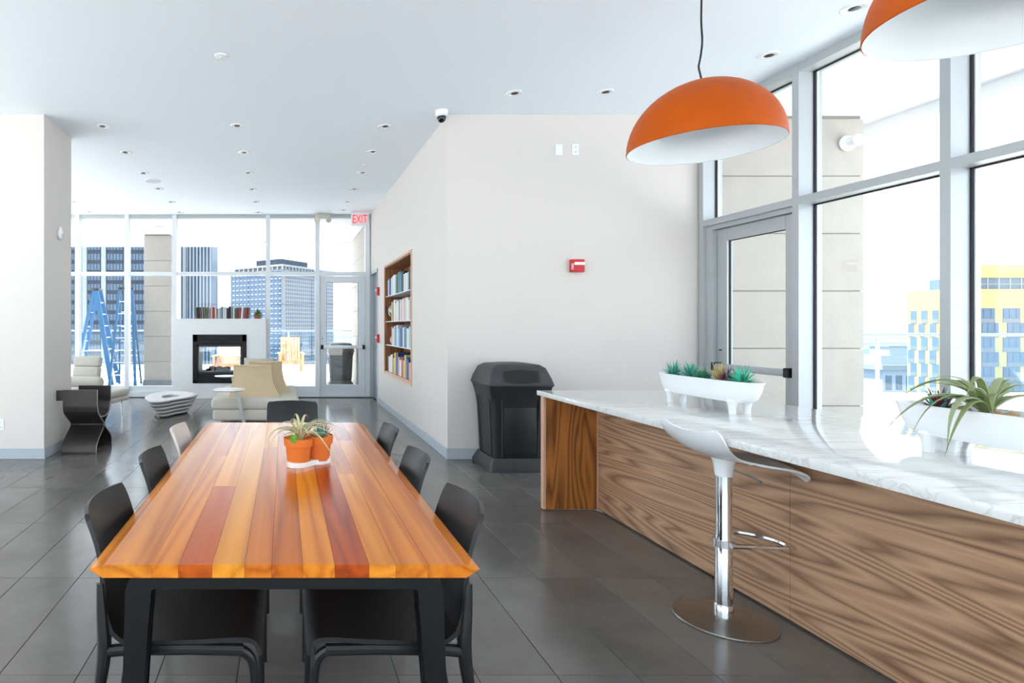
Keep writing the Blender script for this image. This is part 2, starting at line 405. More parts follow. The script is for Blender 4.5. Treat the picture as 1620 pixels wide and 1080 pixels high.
# right facade: plane x = 4.50, mullions deep into the room
XI, XG = 4.38, 4.53
Wr = thing('window_2', 'tall aluminium window wall along the marble bar', 'window', (0, 0, 0), kind='structure')
YM = [6.05 - 1.118 * k for k in range(10)]
for y in YM:
    MB().box(XI, XG + .05, y - .032, y + .032, 0, CEIL).build('mullion', alu, Wr)

def gask(parent, y0, y1, z0, z1):
    g = MB(); t = .011
    g.box(XG - .024, XG - .008, y0, y0 + t, z0, z1).box(XG - .024, XG - .008, y1 - t, y1, z0, z1)
    g.box(XG - .024, XG - .008, y0, y1, z1 - t, z1).box(XG - .024, XG - .008, y0, y1, z0, z0 + t)
    g.box(XG - .008, XG + .005, y0 + t, y0 + t + .008, z0, z1, 1).box(XG - .008, XG + .005, y1 - t - .008, y1 - t, z0, z1, 1)
    g.build('gasket', [gasket, alu_w], parent)
for k, (b, a) in enumerate(zip(YM, YM[1:])):
    a2, b2 = a + .032, b - .032
    MB().box(XI + .001, XG + .05, a2, b2, CEIL - .075, CEIL).build('head_frame', alu, Wr)
    MB().box(XI + .001, XG + .05, a2, b2, 2.445, 2.51).build('transom', alu, Wr)
    pane(Wr, XG - .004, XG + .004, a2, b2, 2.51, CEIL - .075); gask(Wr, a2, b2, 2.51, CEIL - .075)
    if k == 0: continue
    MB().box(XI, XG + .05, a2, b2, 0, .10).build('sill', alu, Wr)
    pane(Wr, XG - .004, XG + .004, a2, b2, .10, 2.445); gask(Wr, a2, b2, .10, 2.445)
# aluminium door in the bay beside the back wall (hinged frame steps)
fr = MB(); fr.box(4.41, 4.56, 5.93, 6.017, 0, 2.444).box(4.41, 4.56, 4.965, 4.99, 0, 2.444).box(4.412, 4.558, 4.99, 5.93, 2.40, 2.444)
fr.build('door_frame', alu, Wr)
D2 = glass_door('door_2', 'aluminium framed glass door onto the terrace beside the bar', .935, 2.395, (4.49, 5.928, 0), R(-90), alu, alu, glass)
# hall side door, closed, grey
D3 = thing('door_3', 'narrow grey side door in the hall wall beside the exit', 'door', (1.73, 0, 0), kind='structure')
grey_door = mat('grey_door_paint', (128, 132, 138), .5)
MB().box(.05, .09, 10.70, 11.48, 0, 2.43).build('door_leaf', grey_door, D3)
MB().box(-.012, .10, 10.64, 10.70, 0, 2.47).box(-.012, .10, 11.48, 11.54, 0, 2.47).box(-.012, .10, 10.64, 11.54, 2.43, 2.49).build('door_frame', alu, D3)
MB().lathe([(0, 0), (.012, 0), (.012, .05), (.025, .05), (.028, .07), (0, .075)], 12).build('door_handle', chrome, D3, (.05, 10.78, 1.02), (0, R(-90), 0))
# unseen left and rear glazing, added to bring daylight into the room
for nm, lab in (('window_added_left', 'tall unseen glazed wall added for daylight on the left side of the dining area'), ('window_added_rear', 'tall unseen glazed wall added for daylight behind the dining area')):
    W = thing(nm, lab, 'window', kind='structure')
    if nm == 'window_added_left':
        for k in range(8): MB().box(-6.2, -6.06, -4.1 + k * 1.45 - .03, -4.1 + k * 1.45 + .03, 0, CEIL).build('mullion', alu, W)
        MB().box(-6.2, -6.06, -4.1, 6.1, 2.44, 2.51).build('transom', alu, W)
        pane(W, -6.14, -6.13, -4.1, 6.1, .05, CEIL)
    else:
        for k in range(8): MB().box(-6.2 + k * 1.5 - .03, -6.2 + k * 1.5 + .03, -4.2, -4.06, 0, CEIL).build('mullion', alu, W)
        MB().box(-6.2, 4.5, -4.2, -4.06, 2.44, 2.51).build('transom', alu, W)
        pane(W, -6.2, 4.5, -4.14, -4.13, .05, CEIL)
W5 = thing('window_added_lounge', 'unseen glazed left side of the far lounge, added for daylight', 'window', kind='structure')  # out-of-view lounge glazing, added to let daylight in
for k in range(4): MB().box(-6.2, -6.06, 6.95 + k * 1.52 - .03, 6.95 + k * 1.52 + .03, 0, CEIL).build('mullion', alu, W5)
pane(W5, -6.14, -6.13, 6.95, 11.6, .05, CEIL)

# ------------------------------------------------------------------ terrace outside
tz = MB()
tz.box(4.60, 15.2, -7, 11.3, -.3, -.02).box(-14, 4.60, 11.72, 19.9, -.3, -.02).box(4.60, 6.3, 11.3, 19.9, -.3, -.02).box(-14, -6.2, -7, 11.72, -.3, -.02).box(-14, 15.2, -16, -7, -.3, -.02).box(-6.2, 4.6, -7, -4.2, -.3, -.02)  # unseen left and rear paving added to bounce sunlight up to the ceiling
struct('terrace_floor', tz, deck, 'bright pale paving of the roof terrace outside', 'terrace')
sf = MB()
sf.box(4.60, 6.63, -5.5, 11.3, CEIL, CEIL + .3).box(-7.6, 6.63, 11.72, 15.3, CEIL, CEIL + .3).box(4.6, 6.63, 11.3, 11.72, CEIL, CEIL + .3).box(-6.9, -6.2, -5.5, 11.72, CEIL, CEIL + .3).box(-6.2, 4.6, -5.5, -4.2, CEIL, CEIL + .3)  # unseen left overhang shortened to let more sun through the glazing
so = struct('soffit', sf, soffit_m, 'white boarded soffit over the roof terrace', 'soffit')
MB().box(6.50, 6.63, -5.5, 15.3, CEIL - .13, CEIL).box(-7.6, 6.5, 15.18, 15.3, CEIL - .12, CEIL).build('fascia', white_m, so)
for k, (x, y) in enumerate([(5.62, 5.1), (5.62, 3.4), (-4.4, 12.6), (-2.8, 12.9), (-1.4, 12.6), (.2, 12.7), (-2.6, 14.2), (-.6, 14.3), (.9, 13.6)]):
    MB().lathe([(0, -.006), (.10, -.006), (.115, 0), (0, 0)], 20, (x, y, CEIL)).build('soffit_light', white_m if k % 2 == 0 else alu, so)
# stone walls built of blocks
def stone_pier(name, x0, x1, y0, y1, label, h=CEIL, bh=.613, z0=0.0, off=.0):
    T = thing(name, label, 'wall', (0, 0, 0), kind='structure')
    MB().box(x0 + .014, x1 - .03, y0 + .014, y1 - .014, -.02, h).build('core', joint_m, T)
    z = h - .03 - off; first = True
    while z > z0 + .05:
        zb = max(z - bh, z0)
        MB().box(x0, x1, y0, y1, zb + .004, z - .004, bev=.007, seg=1).build('stone_block', stone, T)
        z -= bh
    return T
stone_pier('wall_stone', 4.60, 6.18, 6.13, 7.6, 'banded limestone wall outside the terrace door')
stone_pier('wall_stone_pier', -3.42, -2.76, 14.0, 14.6, 'banded limestone pier on the far terrace beside the ladders')
stone_pier('wall_stone_far', 1.76, 3.0, 11.75, 15.0, 'limestone wall on the far terrace beyond the exit door')
MB().box(-3.44, -2.74, 13.98, 14.62, -.02, .11).build('pier_plinth', grey_door, bpy.data.objects['wall_stone_pier'])
cam_w = thing('terrace_floodlight', 'round white floodlight on the limestone wall outside', 'light', (5.98, 6.13, 3.35))
MB().lathe([(0, 0), (.075, 0), (.085, .02), (.07, .05), (0, .055)], 20).build('base', white_p, cam_w, rot=(R(90), 0, 0))
MB().lathe([(0, .03), (.05, .04), (.055, .10), (.06, .14), (.045, .145), (0, .135)], 20).build('head', white_p, cam_w, rot=(R(90), R(35), 0))
# railings
def railing(label, p0, p1, h, n):
    d = Vector(p1) - Vector(p0); L = d.length; a = math.atan2(d.y, d.x)
    T = thing('glass_railing', label, 'railing', (p0[0], p0[1], -.02), a)
    MB().box(0, L, -.025, .025, h - .03, h + .03, bev=.012).build('top_rail', mat('rail_steel', (112, 120, 128), .5), T)
    MB().box(0, L, -.10, .10, 0, .14).build('curb', deck, T)
    for k in range(n + 1): MB().box(L * k / n - .02, L * k / n + .02, -.02, .02, .14, h - .03).build('post', alu, T)
    for k in range(n): MB().box(L * k / n + .03, L * (k + 1) / n - .03, -.006, .006, .18, h - .05).build('glass_panel', glass_b, T)
railing('glass railing edging the terrace outside the bar windows', (6.1, 11.1), (15.0, 11.1), 1.27, 5)
railing('glass railing along the terrace behind the ladders and wooden chairs', (-14, 19.6), (6.2, 19.6), 1.29, 10)

# ------------------------------------------------------------------ city beyond
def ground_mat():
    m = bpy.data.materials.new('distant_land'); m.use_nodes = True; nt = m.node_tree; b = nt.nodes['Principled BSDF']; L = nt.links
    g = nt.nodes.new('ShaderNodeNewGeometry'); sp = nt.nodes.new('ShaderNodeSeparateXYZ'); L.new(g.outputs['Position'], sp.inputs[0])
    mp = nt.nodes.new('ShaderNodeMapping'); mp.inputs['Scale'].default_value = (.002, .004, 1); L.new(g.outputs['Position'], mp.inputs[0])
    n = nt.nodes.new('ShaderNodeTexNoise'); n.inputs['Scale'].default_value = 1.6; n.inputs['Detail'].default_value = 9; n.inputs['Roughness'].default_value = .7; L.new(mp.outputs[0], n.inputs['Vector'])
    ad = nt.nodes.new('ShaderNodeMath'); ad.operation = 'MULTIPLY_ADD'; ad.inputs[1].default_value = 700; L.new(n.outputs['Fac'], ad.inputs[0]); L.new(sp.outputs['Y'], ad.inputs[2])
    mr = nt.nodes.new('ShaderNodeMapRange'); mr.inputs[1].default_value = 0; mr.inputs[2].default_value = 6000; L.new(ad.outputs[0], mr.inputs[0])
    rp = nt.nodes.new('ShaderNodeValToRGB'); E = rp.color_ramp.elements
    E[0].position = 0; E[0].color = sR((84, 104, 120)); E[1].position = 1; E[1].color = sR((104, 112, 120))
    for p, c in ((.20, (84, 106, 120)), (.21, (112, 114, 106)), (.225, (48, 74, 58)), (.36, (54, 80, 70)), (.40, (104, 108, 108)), (.48, (66, 86, 98)), (.56, (112, 116, 118)), (.7, (78, 94, 108))):  # pale bluish far bands paint distance haze into the ground colour
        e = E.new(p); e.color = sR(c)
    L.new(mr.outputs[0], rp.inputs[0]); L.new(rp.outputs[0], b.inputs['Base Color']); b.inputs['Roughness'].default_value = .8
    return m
struct('ground', MB().box(-9000, 12000, 60, 15000, -73, -72), ground_mat(), 'river, wooded bank and city far below, haze painted into the colour', 'ground')
bl_glass = mat('blue_office_glass', (62, 80, 100), .4, .0, spec=.15, var=.2, vscale=.2)
bl_dark = mat('navy_curtain_wall', (40, 50, 64), .4, spec=.12, var=.2, vscale=.15)
bl_win = mat('pale_blue_window', (82, 100, 118), .4, spec=.2, var=.25, vscale=.3)
conc_w = mat('pale_concrete', (146, 150, 156), .8)
conc_b = mat('beige_concrete', (124, 120, 120), .8)
# A: dark tower with white piers
A = thing('office_tower', 'dark blue office tower with white piers behind the stepladders', 'building', (-88, 200, 0))
MB().box(0, 43, 0, 30, -72, 45).build('wall', bl_dark, A)
pr = MB()
for x in (12.0, 18.7, 25.3, 33.2, 41): MB().box(x - .75, x + .75, -.9, 0, -72, 45).build('pier', conc_w, A)
wn = MB()
for r in range(-8, 13):
    for k in range(32):
        x = 6.2 + k * 1.12
        if any(abs(x + .45 - p) < 1.35 for p in (12.0, 18.7, 25.3, 33.2, 41)): continue
        wn.box(x, x + .85, -.10, .1, r * 3.5 + .2, r * 3.5 + 2.3)
tag(wn.build('window', bl_win, A), kind='stuff')
# B: striped slab
B = thing('striped_tower', 'blue and white striped tower seen above the mantel books', 'building', (-40, 222, 0))
MB().box(0, 11.9, 0, 20, -72, 40).build('wall', bl_glass, B)
for k in range(9):
    x = .8 + k * 1.30
    MB().box(x, x + (1.6 if k == 0 else .55), -.6, 0, -72, 40).build('fin', conc_w, B)
# C: large corner tower
K = 2.6
Cc = thing('corner_tower', 'large gridded corner tower with rooftop box behind the fireplace', 'building', (-.5 * K, 150 * K, 0), math.atan2(.61, .79) + 0)
# local x axis runs along the right-hand face (.79?), rotated so -y faces the camera side
Cc.rotation_euler = (0, 0, math.atan2(.79, .61))
LR, LL, TOP = 24.5 * K, 18.5 * K, 1.4 + 15.0 * K
MB().box(0, LR, 0, LL, -72, TOP).build('wall', conc_b, Cc)
MB().box(-.4, LR + .4, -.4, LL + .4, TOP + 2.4, TOP + 3.6).build('cornice', conc_w, Cc)
cr = MB()
for k in range(18): cr.box(LR * k / 17 - .35, LR * k / 17 + .35, -.3, .5, TOP, TOP + 2.4)
for k in range(12): cr.box(-.3, .5, LL * k / 11 - .35, LL * k / 11 + .35, TOP, TOP + 2.4)
tag(cr.build('crown_post', conc_w, Cc), kind='stuff')
MB().box(1.5, LR - 2, 1.5, LL - 2, TOP, TOP + 2.4).build('crown_wall', conc_b, Cc)
MB().box(LR * .12, LR * .62, LL * .15, LL * .62, TOP + 3.6, TOP + 8.5).build('rooftop_box', bl_dark, Cc)
for q in (.3, .45): MB().tube([(LR * q, LL * .35, TOP + 8.5), (LR * q, LL * .35, TOP + 14)], .12, 5).build('antenna', conc_w, Cc)
wr = MB(); nx = 24
for r in range(26):
    for k in range(nx):
        x = 3.5 + k * (LR - 4) / nx; z = TOP - 3.2 - r * 2.75
        wr.box(x, x + (LR - 4) / nx * .55, -.06, .2, z, z + 1.75)
tag(wr.build('window', bl_glass, Cc), kind='stuff')
wl = MB(); sl = MB(); ny = 13
MB().box(-.12, .0, .6, LL - .6, -72, TOP - .6).build('shaded_glass_face', bl_glass, Cc)  # blue here and beige on the right face paint shade and sunlight in
for r in range(26):
    z = TOP - 3.0 - r * 3.4
    for k in range(ny):
        y = 1.2 + k * (LL - 2.0) / ny
        wl.box(-.35, -.1, y, y + (LL - 2) / ny * .52, z, z + .75)
tag(wl.build('blind', conc_w, Cc), kind='stuff')
for k in range(ny + 1):
    y = .9 + k * (LL - 2.0) / ny
    sl.box(-.3, -.1, y - .28, y + .1, -72, TOP - .6)
tag(sl.build('mullion', mat('slate_mullion', (84, 104, 128), .5), Cc), kind='stuff')
# D: yellow block
yel = mat('yellow_cladding', (182, 156, 96), .7, var=.05, vscale=.3); gsp = mat('grey_spandrel', (104, 108, 114), .6); yel_d = mat('ochre_recess', (210, 160, 40), .7)
D = thing('yellow_block', 'yellow clad apartment block with staggered windows beyond the railing', 'building', (140, 120, 0))
MB().box(0, 40, 0, 9.3, -72, 9.3).build('wall', yel, D)
MB().box(5.2, 40, 3, 9.5, 9.3, 11.9).build('penthouse_glass', bl_win, D)
MB().box(7.6, 40, 2.6, 9.6, 11.9, 14.6).build('penthouse_top', yel, D)
pm = MB()
for k in range(14): pm.box(5.4 + k * 2.4, 5.6 + k * 2.4, 2.9, 3.0, 9.3, 11.9)
pm.box(5.2, 40, 2.9, 3.0, 10.5, 10.62); pm.build('penthouse_mullion', conc_w, D)
fm = mat('window_frame_dark', (70, 86, 108), .5)
for r in range(7):
    z = 5.3 - r * 3.05 + .0
    for k in range(6):
        x = 4.55 + k * 5.4 + (.85 if r % 2 else 0) + (.0 if k == 0 else -.1)
        wd = MB().box(x, x + 3.6, -.05, .3, z - 2.15, z).build('window', fm, D)
        MB().box(x + .1, x + 1.1, -.10, .05, z - 2.0, z - .12).box(x + 1.25, x + 2.6, -.10, .05, z - 2.0, z - .12).box(x + 2.75, x + 3.5, -.10, .05, z - 2.0, z - .12).build('glass', bl_win, wd)
        MB().box(x, x + 3.6, -.12, .3, z - 3.0, z - 2.15).build('spandrel', gsp, wd)
for r in range(8):
    z = 5.0 - r * 2.9
    for k in range(4):
        y = .9 + k * 2.15 + (.5 if r % 2 else 0)
        wd = MB().box(-.08, .3, y, y + 1.25, z - 2.0, z).build('window', bl_win, D)
        MB().box(-.12, .3, y, y + 1.25, z - 2.8, z - 2.0).build('spandrel', gsp, wd)
# E: old stone building with cornice
E_ = thing('old_stone_building', 'small old stone building with cornice beside the yellow block', 'building', (208, 200, 0))
MB().box(0, 14, 0, 10, -72, -13.5).build('wall', conc_w, E_)
MB().box(-1.6, 15, -1.5, 10, -13.5, -11.8).build('cornice', conc_b, E_)
MB().box(.5, 13, 1, 10, -11.8, -8.6).build('attic', conc_w, E_); MB().box(4.5, 13, 2, 9, -8.6, -5.6).build('upper_attic', conc_w, E_)
MB().box(4.0, 13, 1.6, 9, -5.6, -5.2).build('attic_cornice', conc_b, E_)
for x in (1.0, 4.6, 8.2): MB().box(x, x + 2.0, -.2, .3, -20.5, -15.5).build('window', bl_glass, E_)

# ------------------------------------------------------------------ ladders and terrace furniture
def stepladder(label, loc, rotz, Hh=2.32):
    """faces -y; climbing rails in front, thin rear legs behind"""
    T = thing('stepladder', label, 'ladder', loc, rotz, group='blue stepladders on the terrace')
    for s in (-1, 1):
        MB().bar((s * .30, -.42, 0), (s * .15, 0, Hh), .05, .11, (0, 1, 0)).build('front_rail', ladder_b, T)
        MB().bar((s * .27, .55, 0), (s * .14, .06, Hh), .04, .075, (0, 1, 0)).build('rear_rail', ladder_b, T)
        MB().bar((s * .24, -.28, Hh * .36), (s * .22, .40, Hh * .36), .012, .02).build('spreader', ladder_s, T)
    for k in range(1, 8):
        t = k / 8; hw = .30 - .15 * t; y = -.42 + .42 * t
        MB().box(-hw, hw, y - .04, y + .045, Hh * t - .012, Hh * t + .012).build('step', ladder_s, T)
    for k in range(1, 6):
        t = k / 6.5; hw = .27 - .13 * t; y = .55 - .49 * t
        MB().tube([(-hw, y, Hh * t), (hw, y, Hh * t)], .012, 6).build('rear_rung', ladder_s, T)
    MB().box(-.18, .18, -.06, .12, Hh, Hh + .06, bev=.01).build('top_cap', black_p, T)
stepladder('blue stepladder seen side-on at the far left of the terrace', (-4.66, 14.4, -.02), R(90))
stepladder('blue stepladder seen from the front beside the limestone pier', (-3.83, 13.9, -.02), R(4))
def deck_chair(label, loc, rotz):
    T = thing('slatted_armchair', label, 'chair', loc, rotz, group='wooden chairs on the far terrace')
    for k in range(7):
        x = -.27 + k * .09
        MB().bar((x, .12, .36), (x, .42, 1.08), .075, .02, (0, 1, 0)).build('back_slat', teak, T)
    for k in range(6):
        y = -.38 + k * .09
        MB().box(-.31, .31, y, y + .075, .37 - k * .008, .39 - k * .008).build('seat_slat', teak, T)
    for s in (-1, 1):
        MB().box(s * .35 - .035, s * .35 + .035, -.42, -.36, 0, .58).build('leg', teak, T)
        MB().box(s * .35 - .03, s * .35 + .03, .28, .34, 0, .58).build('leg', teak, T)
        MB().box(s * .36 - .055, s * .36 + .055, -.46, .36, .58, .61, bev=.008).build('armrest', teak, T)
    MB().box(-.34, .34, -.40, -.37, .28, .37).build('apron', teak, T)
    MB().bar((-.32, .44, 1.06), (.32, .44, 1.06), .03, .06).bar((-.32, .26, .64), (.32, .26, .64), .03, .05).build('back_rail', teak, T)
deck_chair('wooden slatted armchair on the terrace right of the fireplace', (.20, 18.2, -.02), R(3))
deck_chair('wooden slatted armchair glimpsed through the fireplace glass', (-1.62, 16.6, -.02), R(-4))

# ------------------------------------------------------------------ trash cans
def trash_can(label, loc, rotz=0):
    T = thing('trash_can', label, 'trash can', loc, rotz, group='domed square trash cans')
    def sq(hw, hd, z, r, n=5):
        out = []
        for cx, cy, a0 in ((hw - r, hd - r, 0), (-hw + r, hd - r, 90), (-hw + r, -hd + r, 180), (hw - r, -hd + r, 270)):
            for k in range(n + 1):
                a = R(a0 + 90 * k / n); out.append((cx + r * math.cos(a), cy + r * math.sin(a), z))
        return out
    def loft(rings, m, name, parent, capb=True, capt=True):
        b = MB(); V = [[b.bm.verts.new(p) for p in rg] for rg in rings]; n = len(V[0])
        for a, c in zip(V, V[1:]):
            for k in range(n): b.bm.faces.new((a[k], a[(k + 1) % n], c[(k + 1) % n], c[k])).smooth = True
        if capb: b.bm.faces.new(V[0][::-1])
        if capt: b.bm.faces.new(V[-1])
        return b.build(name, m, parent)
    loft([sq(.305, .28, 0, .03), sq(.305, .28, .03, .03), sq(.262, .237, .125, .03)], plastic_bin, 'base', T)
    loft([sq(.245, .22, .12, .035), sq(.27, .245, .62, .035), sq(.282, .257, .72, .03), sq(.305, .28, .83, .02)], plastic_bin_d, 'body', T)
    ld = loft([sq(.312, .287, .825, .025), sq(.318, .292, .84, .03), sq(.30, .275, .90, .03), sq(.262, .238, 1.0, .04), sq(.22, .20, 1.03, .05), sq(.10, .09, 1.045, .05)], plastic_bin, 'lid', T)
    def P(u, z):   # a point on the sloping front of the lid
        t = (z - .84) / .16; return (u, -(.292 - .054 * t) - .006, z)
    fl_ = MB(); us = [-.17 + .34 * k / 8 for k in range(9)]
    lo = [P(u, .868 - .012 * (1 - (u / .17) ** 2)) for u in us]; hi = [P(u, .972 + .010 * (1 - (u / .17) ** 2)) for u in us]
    Lo = [fl_.bm.verts.new(p) for p in lo]; Hi = [fl_.bm.verts.new(p) for p in hi]
    for k in range(8): fl_.bm.faces.new((Lo[k], Lo[k + 1], Hi[k + 1], Hi[k]))
    bmesh.ops.solidify(fl_.bm, geom=fl_.bm.faces[:], thickness=.012)
    fl_.build('flap', plastic_bin, ld)
    for sx in (-1, 1):
        MB().bar((sx * .17, -.226, .14), (sx * .185, -.262, .70), .012, .016).build('front_rib', plastic_bin, T)
        MB().bar((sx * .250, -.16, .14), (sx * .276, -.17, .70), .02, .016, (1, 0, 0)).build('side_rib', plastic_bin, T)
        MB().bar((sx * .250, .16, .14), (sx * .276, .17, .70), .02, .016, (1, 0, 0)).build('side_rib', plastic_bin, T)
    MB().box(-.165, .165, -.245, -.225, .16, .66, bev=.008).build('front_panel', plastic_bin_d, T)
trash_can('charcoal domed trash can against the wall beside the bar', (2.28, 5.80, 0))
trash_can('domed trash can on the far terrace seen through the exit door', (1.36, 13.95, -.02), R(-2))

# ------------------------------------------------------------------ dining table
TT = thing('dining_table', 'long orange-brown plank dining table with black metal frames', 'table', (0, 0, 0))
cols = [((188, 108, 46), (224, 152, 84)), ((196, 112, 48), (226, 148, 76)), ((150, 66, 24), (196, 100, 44)), ((206, 130, 60), (232, 168, 96)), ((176, 90, 36), (216, 136, 66)),
        ((160, 78, 28), (206, 122, 54)), ((192, 110, 44), (226, 150, 74)), ((140, 54, 20), (188, 88, 38)), ((204, 124, 56), (232, 162, 88)), ((188, 106, 44), (222, 146, 74)), ((180, 96, 40), (216, 138, 66))]
pw = [wood('plank_%d' % i, (a[0] * .92, a[1] * .84, a[2] * .42), (b[0] * 1.0, b[1] * .90, b[2] * .46), 'Y', .20, rings=6, across=7, along=.28, seed=i + 1, fine=.5, spec=.3) for i, (a, b) in enumerate(cols)]
EDG = [-.494, -.363, -.29, -.198, -.109, -.035, .05, .138, .232, .305, .392, .494]
TY0, TY1, TZ = 1.573, 3.917, .75
TH = .036
splits = {1: 2.9, 2: 2.35, 4: 3.1, 7: 2.7, 8: 2.55, 9: 3.3}
for i in range(len(EDG) - 1):
    a, b = EDG[i], EDG[i + 1]
    segs = [(TY0, TY1, i)]
    if i in splits: segs = [(TY0, splits[i], i), (splits[i], TY1, (i * 3 + 2) % 11)]
    for (y0, y1, mi) in segs:
        g = .0004
        if i == 0: poly = [(a, TZ), (a - .041, TZ - .012), (a - .004, TZ - TH), (b - g, TZ - TH), (b - g, TZ)]
        elif i == len(EDG) - 2: poly = [(a + g, TZ), (a + g, TZ - TH), (b + .004, TZ - TH), (b + .041, TZ - .012), (b, TZ)]
        else: poly = [(a + g, TZ), (a + g, TZ - TH), (b - g, TZ - TH), (b - g, TZ)]
        MB().prism(poly, y0 + g, y1 - g, 'y').build('plank', pw[mi], TT)
for yc in (1.66, 3.83):
    f = MB()
    xo_t, xi_t, xo_b, xi_b, zt = .452, .388, .470, .422, .708
    outer = [(-xo_b, 0), (-xo_t, zt - .05), (-xo_t + .012, zt - .02), (-xo_t + .045, zt)]
    outer += [(-x, z) for x, z in outer[::-1]]
    inner = [(-xi_b, 0), (-xi_t + .004, zt - .06), (-xi_t + .022, zt - .042)]
    inner += [(-x, z) for x, z in inner[::-1]]
    f.prism(outer + inner[::-1], yc - .035, yc + .035, 'y')
    bmesh.ops.bevel(f.bm, geom=[e for e in f.bm.edges if e.calc_length() > .05], offset=.008, segments=2, affect='EDGES')
    f.build('leg_frame', black_m, TT)
for s in (-1, 1): MB().box(s * .33 - .03, s * .33 + .03, 1.70, 3.79, .690, .7135).build('under_rail', black_m, TT)

# ------------------------------------------------------------------ dining chairs
def chair_parts(T, m):
    seat_p = smooth_open([(.245, .405), (.232, .435), (.19, .444), (.05, .436), (-.08, .432), (-.16, .438), (-.205, .470)], 4)
    back_p = smooth_open([(-.205, .470), (-.225, .53), (-.232, .60), (-.243, .69), (-.262, .76), (-.288, .825)], 4)
    def surf(P, wf, cf):
        n = len(P) - 1
        def fn(u, v):
            i = u * n; k = min(int(i), n - 1); t = i - k; p = P[k].lerp(P[k + 1], t); s = (v * 2 - 1); return (p.x + cf(u) * (1 - s * s) * -1, s * wf(u), p.y + (0 if cf(u) else .006 * s * s * (u < .8)))
        return fn
    MB().grid(surf(seat_p, lambda u: .215 - .012 * u, lambda u: 0), len(seat_p) - 1, 10, .014).build('seat', m, T)
    MB().grid(surf(back_p, lambda u: .203 - .010 * u - (.012 * max(0, (u - .90) / .10) ** 2), lambda u: .004 + .034 * u), len(back_p) - 1, 12, .013).build('backrest', m, T)
    for s in (-1, 1):
        fl_ = smooth_open([(.17, s * .202, .426), (.212, s * .202, .412), (.232, s * .199, .36), (.238, s * .201, .2), (.240, s * .203, 0)], 4)
        MB().tube(fl_, [.017 - .006 * k / (len(fl_) - 1) for k in range(len(fl_))], 10).build('leg', m, T)
        rl = smooth_open([(-.235, s * .192, .62), (-.228, s * .194, .52), (-.222, s * .196, .43), (-.232, s * .198, .33), (-.262, s * .200, .15), (-.285, s * .202, 0)], 4)
        MB().tube(rl, [.012 + .010 * math.sin(PI * min(1, k / (len(rl) - 1) * 1.25)) * .9 for k in range(len(rl))], 10).build('leg', m, T)
        MB().tube([(-.222, s * .196, .415), (-.15, s * .199, .423), (.05, s * .202, .427), (.20, s * .202, .424)], .018, 10).build('side_rail', m, T)
ch0 = thing('dining_chair', 'black plastic chair on the left of the table, nearest the camera', 'chair', (-.325, 1.945, 0), 0, 'dining chairs around the table')
chair_parts(ch0, black_p)
for lab, loc, rz in (('black plastic chair on the left of the table, in front of the beige one', (-.325, 2.615, 0), 0),
                     ('black plastic chair on the right of the table, nearest the camera', (.325, 1.945, 0), PI),
                     ('black plastic chair on the right of the table, second from the camera', (.325, 2.615, 0), PI),
                     ('black plastic chair on the right of the table, farthest from the camera', (.325, 3.30, 0), PI),
                     ('black plastic chair at the far head of the table', (.06, 4.14, 0), R(-90))):
    c = dup(ch0); c.location = loc; c.rotation_euler = (0, 0, rz); c['label'] = lab
chb = thing('dining_chair', 'pale beige plastic chair on the left of the table', 'chair', (-.325, 3.30, 0), 0, 'dining chairs around the table')
chair_parts(chb, beige_p)

# ------------------------------------------------------------------ plants
def leafm(name, col, tip=None, rough=.55): return mat(name, col, rough, var=.15, vscale=25)
till_g = leafm('grey_green_leaf', (150, 160, 120)); till_o = leafm('olive_leaf', (122, 136, 84)); till_s = leafm('straw_leaf', (196, 182, 140))
aga_t = leafm('teal_leaf', (70, 172, 158)); aga_g = leafm('deep_green_leaf', (58, 128, 92)); aga_p = leafm('purple_leaf', (104, 44, 60)); lime = leafm('lime_leaf', (120, 190, 70)); sand_l = leafm('sandy_leaf', (190, 168, 96)); grass_d = leafm('dark_leaf', (52, 92, 56))
def leaf_mb(p0, p1, p2, wd, p3=None, n=12, flat=.35, base=.7):
    P = bez(p0, p1, p2, n, p3)
    return MB().tube(P, [max(.0006, wd * (base + (1 - base) * min(1, 4 * k / n)) * (1 - (k / n) ** 1.8)) for k in range(n + 1)], 6, flat=flat)
def rosette(name, label, loc, h, r, nleaf, m, wd, seed, group=None, m2=None, droop=.2, upmin=.2):
    """spiky rosette, one plant"""
    rnd = random.Random(seed); mb = MB()
    for k in range(nleaf):
        a = k * 2.39996 + rnd.uniform(-.2, .2); t = k / nleaf; el = R(78 - 62 * t * (1 - upmin)) ; L = (h * (1 - t) + r * t) * rnd.uniform(.85, 1.1)
        d = Vector((math.cos(a) * math.cos(el), math.sin(a) * math.cos(el), math.sin(el)))
        mid = d * L * .55 + Vector((0, 0, .06 * L)); end = d * L + Vector((0, 0, -droop * L * t))
        l = leaf_mb((math.cos(a) * .006, math.sin(a) * .006, 0), mid, end, wd, n=5)
        if m2 and k % 3 == 2:
            for f in l.bm.faces: f.material_index = 1
        mb.merge(l)
    o = mb.build(name, [m, m2 or m], None, loc)
    return tag(o, label, 'plant', group)
def air_plant(label, loc, leaves, mats, seed, group=None):
    T = thing('air_plant', label, 'plant', loc, 0, group)
    rnd = random.Random(seed)
    for k, (p1, p2, p3, wd) in enumerate(leaves):
        leaf_mb((rnd.uniform(-.008, .008), rnd.uniform(-.008, .008), 0), p1, p2, wd, p3, n=14).build('leaf', mats[k % len(mats)], T)
    return T
